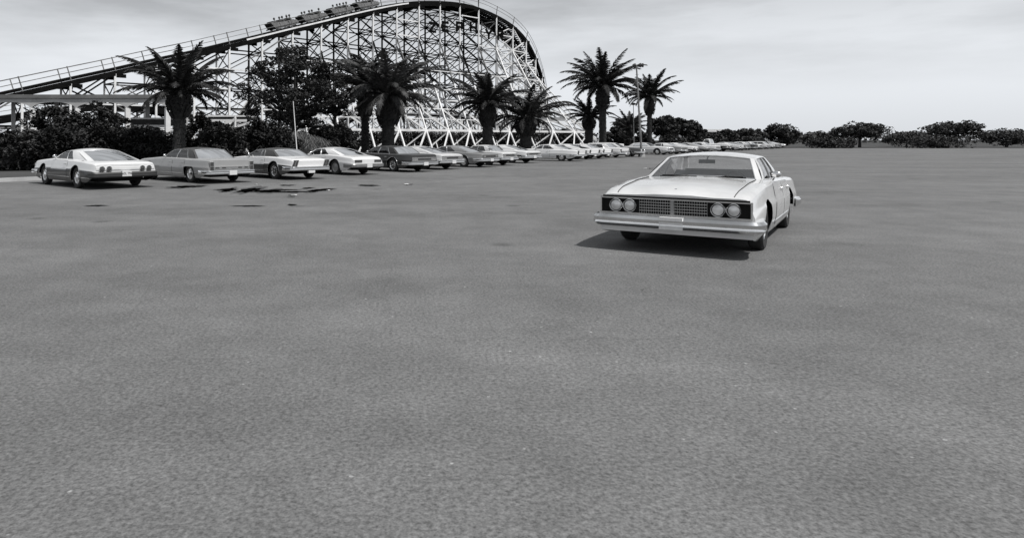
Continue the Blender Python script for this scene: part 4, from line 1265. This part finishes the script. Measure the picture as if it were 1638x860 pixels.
            for sg in (-1, 1):
                y = sg * (W2 - .22)
                for q in (-.07, .055):
                    s.lamp(root, -1, y - .045 + q, y + .045 + q, rb + .08, rb + .36, out=.035, lean=-.35, nm='tail_lamp')
                mb = MB(); s.flat(mb, -1, y - .17, y + .17, rb + .03, rb + .08, .05); mb.build('lamp_surround', M['chrome'], root)
            s.bumper(-1, rb - .06, rb + .10, .08).build('rear_bumper', M['chrome'], root, True); s.plate(root, -1, rb - .08, .08)
        elif t == 'rect2':
            for sg in (-1, 1):
                a, b_ = sorted((sg * .38, sg * (W2 - .17))); s.lamp(root, -1, a, b_, rb + .16, rb + .26, out=.02, ring=False)
            s.bumper(-1, rb - .08, rb + .09, .08).build('rear_bumper', M['steel'], root, True); s.plate(root, -1, rb, .12)
        elif t == 'panel':
            mb = MB(); s.flat(mb, -1, -(W2 - .14), W2 - .14, rb + .11, rb + .30, .015); mb.build('tail_panel', M['chrome'], root)
            for sg in (-1, 1):
                a, b_ = sorted((sg * .52, sg * (W2 - .18))); s.lamp(root, -1, a, b_, rb + .14, rb + .27, 'lamp_mid', out=.025, ring=True)
            mb = MB(); s.flat(mb, -1, -.46, .46, rb + .15, rb + .26, .022); mb.build('panel_insert', M['lamp_dark'], root)
            s.bumper(-1, rb - .08, rb + .08, .10).build('rear_bumper', M['chrome'], root, True); s.plate(root, -1, rb - .02, .14)
        elif t == 'wide':
            mb = MB(); s.flat(mb, -1, -(W2 - .16), W2 - .16, rb + .14, rb + .28, .018); mb.build('tail_panel', M['lamp_dark'], root)
            for sg in (-1, 1):
                a, b_ = sorted((sg * .55, sg * (W2 - .20))); s.lamp(root, -1, a, b_, rb + .17, rb + .25, 'lamp_mid', out=.024)
            s.bumper(-1, rb - .08, rb + .10, .09).build('rear_bumper', M['chrome'], root, True); s.plate(root, -1, rb, .13)
        elif t == 'fins':
            for sg in (-1, 1):
                a, b_ = sorted((sg * (W2 - .12), sg * (W2 - .34))); s.lamp(root, -1, a, b_, rb + .12, rb + .34, 'lamp_mid', out=.03, ring=True)
            mb = MB(); s.flat(mb, -1, -.55, .55, rb + .12, rb + .2, .02); mb.build('rear_grille_bar', M['chrome'], root)
            s.bumper(-1, rb - .08, rb + .10, .10).build('rear_bumper', M['chrome'], root, True); s.plate(root, -1, rb - .02, .13)
    def front(s, root):
        h = s.L / 2; W2 = s.W / 2; fb = s.bump
        if s.nose == 'none_far':
            s.bumper(1, fb - .08, fb + .08).build('front_bumper', M['chrome'], root, True); return
        zt_ = s.zt(h - .02)
        z0, z1 = fb + .10, min(fb + .30, zt_ - .03)
        if s.detail > 2: W2 = s.w(h) + .09
        mb = MB(); s.flat(mb, 1, -(W2 - .14), W2 - .14, z0, z1, .004); mb.build('grille', M['black'], root)
        mb = MB(); f_ = .018
        for a in ((-(W2 - .12), W2 - .12, z0 - f_, z0), (-(W2 - .12), W2 - .12, z1, z1 + f_), (-(W2 - .12), -(W2 - .14), z0, z1), (W2 - .14, W2 - .12, z0, z1)): s.flat(mb, 1, *a, .03)
        ngr = 5 if s.detail > 2 else 2
        for k in range(1, ngr): s.flat(mb, 1, -.46, .46, z0 + (z1 - z0) * k / ngr - .004, z0 + (z1 - z0) * k / ngr + .004, .014)
        mb.build('grille_frame', M['chrome'], root)
        mb = MB(); nv = 14 if s.detail > 2 else 6
        for k in range(-nv, nv + 1):
            if k: s.flat(mb, 1, .46 * k / nv - .003, .46 * k / nv + .003, z0, z1, .010)
        s.flat(mb, 1, -.022, .022, z0, z1, .03)
        mb.build('grille_bars', M['steel'], root)
        zc = (z0 + z1) / 2
        for sg in (-1, 1):
            for y in ((.60, .80) if s.nose == 'quad' else (.74,)):
                r = .088 if s.nose == 'quad' else .09
                s.lamp(root, 1, sg * y - r, sg * y + r, zc - r, zc + r, 'lamp_glass', .035, nm='headlamp', ring=True, rnd=True)
        s.bumper(1, fb - .10, fb + .06, .10).build('front_bumper', M['chrome'], root, True)
        for sg in (-1, 1):
            if s.detail > 2: s.lamp(root, 1, sg * .62 - .1, sg * .62 + .1, fb - .05, fb - .0, 'lamp_mid', .105, nm='turn_signal')
        s.plate(root, 1, fb - .02, .12)
    def trims(s, root):
        # doors with a dark shut line around them
        for (x0, x1) in s.doors:
            for sg in ((1,) if s.detail < 2 else (1, -1)):
                mb = MB(); N = 9
                def P(o_, x, t, sg=sg):
                    zl = s.sill + .05; z = zl + (s.zt(x) - .035 - zl) * t
                    return (x, sg * (s.side(x, z) + o_), z)
                g = .012
                mb.grid(lambda i, j: P(.0015, x0 - g + (x1 - x0 + 2 * g) * i / 6, -.012 + 1.024 * j / N), 7, N + 1, 1)
                mb.grid(lambda i, j: P(.005, x0 + (x1 - x0) * i / 6, j / N), 7, N + 1, mf=lambda i, j: 2 if (j + .5) / N < s.two - .05 else 0)
                d = mb.build('door', [M[s.paint], M['black'], M[s.lower] if s.lower else M[s.paint]], root, True, 28)
                mb = MB(); xh = x0 + .14; zh = s.zt(xh) - .14; yh = s.side(xh, zh)
                mb.tube([(xh - .06, sg * (yh + .01), zh), (xh - .04, sg * (yh + .035), zh), (xh + .08, sg * (yh + .035), zh), (xh + .10, sg * (yh + .01), zh)], .012, 6)
                mb.build('door_handle', M['chrome'], d, True)
        if s.trim:
            for sg in (-1, 1):
                mb = MB(); z = s.__dict__.get('trim_z', .36)
                xs_ = [-s.L / 2 + .25 + (s.L - .5) * k / 40 for k in range(41)]
                seg = []
                for x in xs_:
                    if s.zlow(x) < z - .015: seg.append((x, sg * (s.side(x, z) + .006), z))
                    else:
                        if len(seg) > 1: mb.tube(seg, .012, 5)
                        seg = []
                if len(seg) > 1: mb.tube(seg, .012, 5)
                mb.build('side_trim', M['chrome'], root, True)
                # bright lips round the wheel openings
            for xw, cut in ((s.xr, s.rear_cut), (s.xf, s.front_cut)):
                if cut < 1 or s.detail > 2: continue
                for sg in (-1, 1):
                    mb = MB(); loop = []
                    for k in range(13):
                        x = xw - s.ra * 1.01 * cos(pi * k / 12); z = max(s.sill + .02, s.rw + sqrt(max(0, (s.ra * 1.01) ** 2 - (x - xw) ** 2))); loop.append((x, sg * (s.side(x, z) + .003), z))
                    mb.tube(loop, .011, 5); mb.build('wheel_arch_trim', M['chrome'], root, True)
        # mirror
        mb = MB(); xm = s.xc - .45; zm = s.zt(xm) + .07; ym = s.w(xm) - .06
        mb.tube([(xm, ym - .05, zm - .09), (xm, ym, zm)], .012, 5); mb.ball((xm, ym + .01, zm + .02), (.03, .075, .055), 10, 7)
        mb.build('door_mirror', M['chrome'], root, True)

SQ = dict(
 fast=dict(L=5.45, top=[(-2.73, .80), (-2.66, .86), (-1.9, .91), (-1.0, .95), (.8, .96), (1.1, .95), (2.5, .86), (2.66, .82), (2.73, .74)], xrr=-.62, xb=-1.98, zr=1.265, side_glass=[(.08, .40), (.42, .60)], xc=1.0, xrf=.40, tail='round4', rear_t=(.10, .90)),
 sedan=dict(L=5.65, W=2.04, xr=-1.50, xf=1.66, top=[(-2.83, .88), (-2.77, .92), (-1.3, .94), (.8, .96), (1.1, .95), (2.6, .86), (2.76, .82), (2.83, .74)], xrr=-1.22, xb=-1.74, xrf=.25, xc=.85, zr=1.31, side_glass=[(.08, .42), (.44, .78)], tail='block', doors=[(-.22, .78), (-1.15, -.26)], rear_cut=.60),
 coupe=dict(L=5.3, W=1.98, xr=-1.38, xf=1.52, top=[(-2.65, .78), (-2.6, .85), (-1.6, .94), (-.9, .96), (.8, .95), (1.0, .945), (2.4, .84), (2.6, .80), (2.65, .72)], xrr=-.92, xb=-1.52, xrf=.35, xc=.95, zr=1.265, side_glass=[(.08, .48), (.52, .62)], tail='slant', doors=[(-.70, .72)], roof='vinyl_dark'),
 sport=dict(L=5.2, W=1.96, xr=-1.35, xf=1.48, top=[(-2.6, .74), (-2.54, .84), (-1.5, .94), (-.8, .97), (.8, .93), (1.0, .925), (2.35, .82), (2.54, .78), (2.6, .70)], xrr=-.70, xb=-1.75, xrf=.38, xc=.95, zr=1.255, side_glass=[(.08, .42), (.45, .66)], tail='rect2', doors=[(-.62, .72)], rear_t=(.13, .87)),
 skirt=dict(L=5.7, W=2.04, xr=-1.55, xf=1.65, top=[(-2.85, .79), (-2.78, .85), (-1.8, .91), (-1.0, .94), (.8, .95), (1.1, .94), (2.6, .85), (2.8, .80), (2.85, .72)], xrr=-.80, xb=-1.95, xrf=.30, xc=.95, zr=1.27, side_glass=[(.08, .42), (.44, .66)], tail='wide', doors=[(-.62, .75)], rear_cut=.52),
 wagon=dict(L=5.6, W=2.0, xr=-1.50, xf=1.60, top=[(-2.8, .88), (-2.74, .94), (-1.3, .96), (.8, .96), (1.1, .95), (2.55, .86), (2.74, .82), (2.8, .74)], xrr=-2.25, xb=-2.66, xrf=.25, xc=.90, zr=1.35, side_glass=[(.06, .34), (.36, .62), (.64, .92)], tail='fins', doors=[(-.22, .78), (-1.15, -.26)]),
 compact=dict(L=4.6, W=1.82, xr=-1.20, xf=1.30, top=[(-2.3, .78), (-2.24, .86), (-1.4, .92), (.7, .94), (.9, .93), (2.1, .84), (2.24, .80), (2.3, .72)], xrr=-.85, xb=-1.35, xrf=.25, xc=.80, zr=1.29, wb=.78, wr=.60, side_glass=[(.08, .46), (.48, .82)], tail='panel', doors=[(-.62, .62)]),
 pickup=dict(L=5.3, W=2.0, xr=-1.55, xf=1.55, top=[(-2.65, 1.06), (-2.6, 1.10), (.4, 1.10), (.8, 1.06), (1.1, 1.04), (2.5, .98), (2.62, .95), (2.65, .88)], xrr=-.15, xb=-.35, xrf=.40, xc=.95, zr=1.72, side_glass=[(.10, .90)], tail='rect2', doors=[(-.25, .72)], sill=.36, rear_z0=.5, rw=.37, ra=.45, bump=.58, rbump=.56, trim=False),
)
TH0 = radians(138)
def place(kind, px, py, label, paint='p_white', th=None, nose_out=False, zs=1.0, detail=2, group=None, name='parked_car', cat='car', Y=None, **kw):
    d = dict(SQ[kind]); d.update(kw)
    if kind != 'pickup': d['zr'] -= .05; d['top'] = [(x, z - .035) for x, z in d['top']]
    d['L'] *= 1.0; c = Car(paint=paint, detail=detail, **d)
    th = TH0 if th is None else radians(th)
    Y = gy(py) if py else Y
    cp = Vector((at(px, Y), Y))
    lx, ly = (c.xr, -(c.W / 2 - .12))
    if nose_out: th -= pi; lx, ly = (c.xf, (c.W / 2 - .12))
    ox = cos(th) * lx - sin(th) * ly; oy = sin(th) * lx + cos(th) * ly
    r = c.make(name, (cp.x - ox, cp.y - oy, .004), th, label, cat, group)
    r.scale = (1, 1, zs); return c
G = 'cars parked in the row along the hedge'
place('fast', 218, 296.5, 'white fastback coupe with four round tail lamps, nearest car of the row at the left', 'p_white', th=137, lower='p_dark', ptext='60L 796', W=2.24, wb=.95, wr=.72, zs=1.03, xr=-1.35, detail=2, rbump=.46, seatm='seat_light', curvr=.3, group=G)
place('sedan', 374, 289, 'grey four door sedan with dark vinyl roof and stacked corner tail lamps', 'p_light', th=137, roof='vinyl_mid', rear_cut=.62, zs=1.0, seatm='seat_light', group=G, W=2.1)
place('coupe', 495, 284, 'two tone coupe, pale above and dark below, with dark vinyl roof and slanted tail lamps', 'p_white', th=135, lower='p_char', roof='vinyl_mid', hub='wire', seatm='seat_light', group=G)
place('sport', 582, 277.5, 'plain white sports coupe with two flat rectangular tail lamps', 'p_white', th=135, hub='plain', group=G, trim=False, L=5.3)
place('sedan', 669, 273, 'dark four door sedan with black roof and bright wheel discs', 'p_char', th=135, tail='panel', lower='p_dark', roof='vinyl_dark', rear_cut=9, hub='wire', seatm='seat_light', group=G)
place('fast', 714, 269.5, 'cream fastback showing its chrome tail panel behind the dark sedan', 'p_cream', th=136, tail='panel', group=G)
place('skirt', 768, 266, 'long smooth grey fastback coupe between the cream fastback and the small pale sedan', 'p_mid', th=142, tail='wide', rear_cut=9, group=G)
place('compact', 805, 263.5, 'small pale sedan with a lamp at each corner beside the long grey fastback', 'p_cream', th=137, group=G)
place('fast', 842, 260, 'white fastback with dark lower panels and full width dark tail band', 'p_white', th=136, tail='wide', lower='p_dark', group=G, detail=1)
place('skirt', 912, 257, 'long white coupe with covered rear wheels in the middle of the row', 'p_white', th=146, tail='slant', rear_cut=.45, roof='p_white', group=G, detail=1, side_glass=[(.08, .30), (.33, .66)])
FAR = [('fast', 938, 'white coupe with slanted lamps just right of the long white coupe', 'p_white', 'slant', {}),
       ('coupe', 958, 'white coupe at the foot of the last coaster leg', 'p_white', 'slant', dict(roof='p_white')),
       ('sedan', 985, 'long white sedan just left of the dark wagon', 'p_white', 'block', dict(rear_cut=9)),]
def rowY(px): k = (px - CX) / F; return 29.17 / (.748 - k)
for kd, px, lab, pt_, tl, kw in FAR: place(kd, px, None, lab, pt_, Y=rowY(px), detail=1, tail=tl, group=G, **kw)
place('wagon', 1011, 250.5, 'dark station wagon parked nose out behind the tall lamp pole', 'p_char', nose_out=True, th=150, detail=1, group=G, roof='p_white', nose='quad')
FAR2 = [('sedan', 1062, 'pale sedan with a white roof just right of the dark wagon', 'p_cream', True, 'block', {}),
        ('coupe', 1082, 'mid grey coupe with pale roof, second to the right of the dark wagon', 'p_mid', False, 'wide', dict(roof='p_white')),
        ('fast', 1101, 'white fastback, third to the right of the dark wagon', 'p_white', False, 'round4', {}),
        ('sport', 1119, 'pale grey coupe, fourth to the right of the dark wagon', 'p_light', False, 'round4', {}),
        ('sedan', 1136, 'white sedan left of the raised pickup', 'p_white', False, 'panel', {}),
        ('skirt', 1176, 'cream coupe right of the raised pickup', 'p_cream', False, 'slant', {}),
        ('fast', 1187, 'grey fastback, second car past the raised pickup', 'p_mid', False, 'wide', {}),
        ('sedan', 1198, 'white roofed dark sedan, third car past the raised pickup', 'p_dark', False, 'block', dict(roof='p_white')),
        ('compact', 1208, 'small white sedan, fourth car past the raised pickup', 'p_white', False, 'panel', {}),
        ('wagon', 1218, 'cream station wagon, fifth car past the raised pickup', 'p_cream', False, 'fins', {}),
        ('coupe', 1228, 'pale coupe with dark vinyl roof near the far end of the row', 'p_cream', False, 'slant', {}),
        ('sedan', 1237, 'grey sedan, last but one at the far end of the row', 'p_light', False, 'block', {}),
        ('fast', 1246, 'white fastback, last car at the far end of the row', 'p_white', False, 'round4', {})]
for kd, px, lab, pt_, no, tl, kw in FAR2: place(kd, px, None, lab, pt_, Y=rowY(px), nose_out=no, detail=0 if px > 1110 else 1, tail=tl, group=G, **kw)
place('pickup', 1157, None, 'raised white pickup with dark underside standing above the low cars of the row', 'p_white', Y=rowY(1157) - 1, detail=1, lower='p_dark', name='pickup_truck', cat='pickup', group=G)
place('pickup', 981, None, 'small white pickup far behind the row, between the short palm and lamp pole', 'p_white', Y=92, th=172, detail=0, name='pickup_truck', cat='pickup')

# the near car at the lower right
nc = Car(L=5.55, W=2.20, top=[(-2.77, .80), (-2.7, .87), (-1.2, .93), (.8, .98), (1.1, .965), (1.6, .955), (2.4, .895), (2.66, .855), (2.74, .83), (2.77, .80)],
         xc=.84, xrf=.20, xrr=-1.05, xb=-1.70, zr=1.335, wb=.90, wr=.70, paint='p_near', glassm='near_glass', nose='quad', bump=.46, front_z0=.28, tail='block', detail=3,
         doors=[(-.22, .78), (-1.15, -.26)], end_taper=.02, hoodcrown=.03, curvf=.22, hub='cap', seatm='seat_light', roof=None)
NA = radians(-90 - 34)     # heading of its nose
d0 = 9.75; fc = Vector((at(1076, d0), d0)); hd = Vector((cos(NA), sin(NA)))
ctr = fc - hd * (nc.L / 2)
nr_ = nc.make('near_car', (ctr.x, ctr.y, .004), NA, 'big white sedan close to the camera, facing it with quad headlamps and wide grille')
nr_.name = 'parked_car'
# hood with shut lines, wipers, inside mirror, hood ornament
mb = MB(); h = nc.L / 2
def hz(x, y, o=.0):
    q = 1 - (y / nc.w(x)) ** 2
    return nc.zt(x) + .008 + nc.hoodcrown * q * min(1, (h - abs(x)) / .35 + .1) + .018 * (1 if abs(y) < .35 else 0) + o
for sg in (-1, 1):
    pts = []
    for k in range(20):
        x = nc.xc + .10 + (h - .05 - nc.xc - .10) * k / 19; y = sg * (nc.w(x) - .14) * .86; pts.append((x, y, nc.zt(x) + .008 + nc.hoodcrown * (1 - (y / nc.w(x)) ** 2) * min(1, (h - x) / .35 + .1) + .0))
    mb.tube(pts, .006, 4)
mb.build('hood_seam', M['black'], nr_)
mb = MB()
for (t0, t1, v1) in ((.16, .46, .10), (.56, .86, .10)):
    base = nc.Wd(t0 + .02 if t0 > .3 else t0 + .30, .0, True, .03); tip = nc.Wd(t1 if t0 > .3 else t0 + .0, .07, True, .035)
    mb.tube([base, base.lerp(tip, .5) + Vector((.0, 0, .015)), tip], .009, 5)
    a = nc.Wd((t0 + t1) / 2 - .17, .045, True, .02); b_ = nc.Wd((t0 + t1) / 2 + .17, .055, True, .02); mb.bar(a, b_, .012, .02)
mb.build('wipers', M['black'], nr_)
mb = MB(); mb.box((nc.xrf + .22, 0, 1.25), (.02, .26, .065)); mb.tube([(nc.xrf + .21, 0, 1.28), (nc.xrf + .1, 0, 1.34)], .01, 5); mb.build('inside_mirror', M['trim_dark'], nr_)
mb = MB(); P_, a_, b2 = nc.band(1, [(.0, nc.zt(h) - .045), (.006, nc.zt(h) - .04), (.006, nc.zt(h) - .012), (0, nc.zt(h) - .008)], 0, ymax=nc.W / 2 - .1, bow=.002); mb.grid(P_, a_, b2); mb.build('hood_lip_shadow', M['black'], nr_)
mb = MB(); mb.lathe([(.001, 0), (.03, 0), (.028, .012), (.001, .02)], 14, 'z', (h - .20, 0, nc.zt(h - .2) + .03)); mb.build('hood_emblem', M['chrome'], nr_, True)
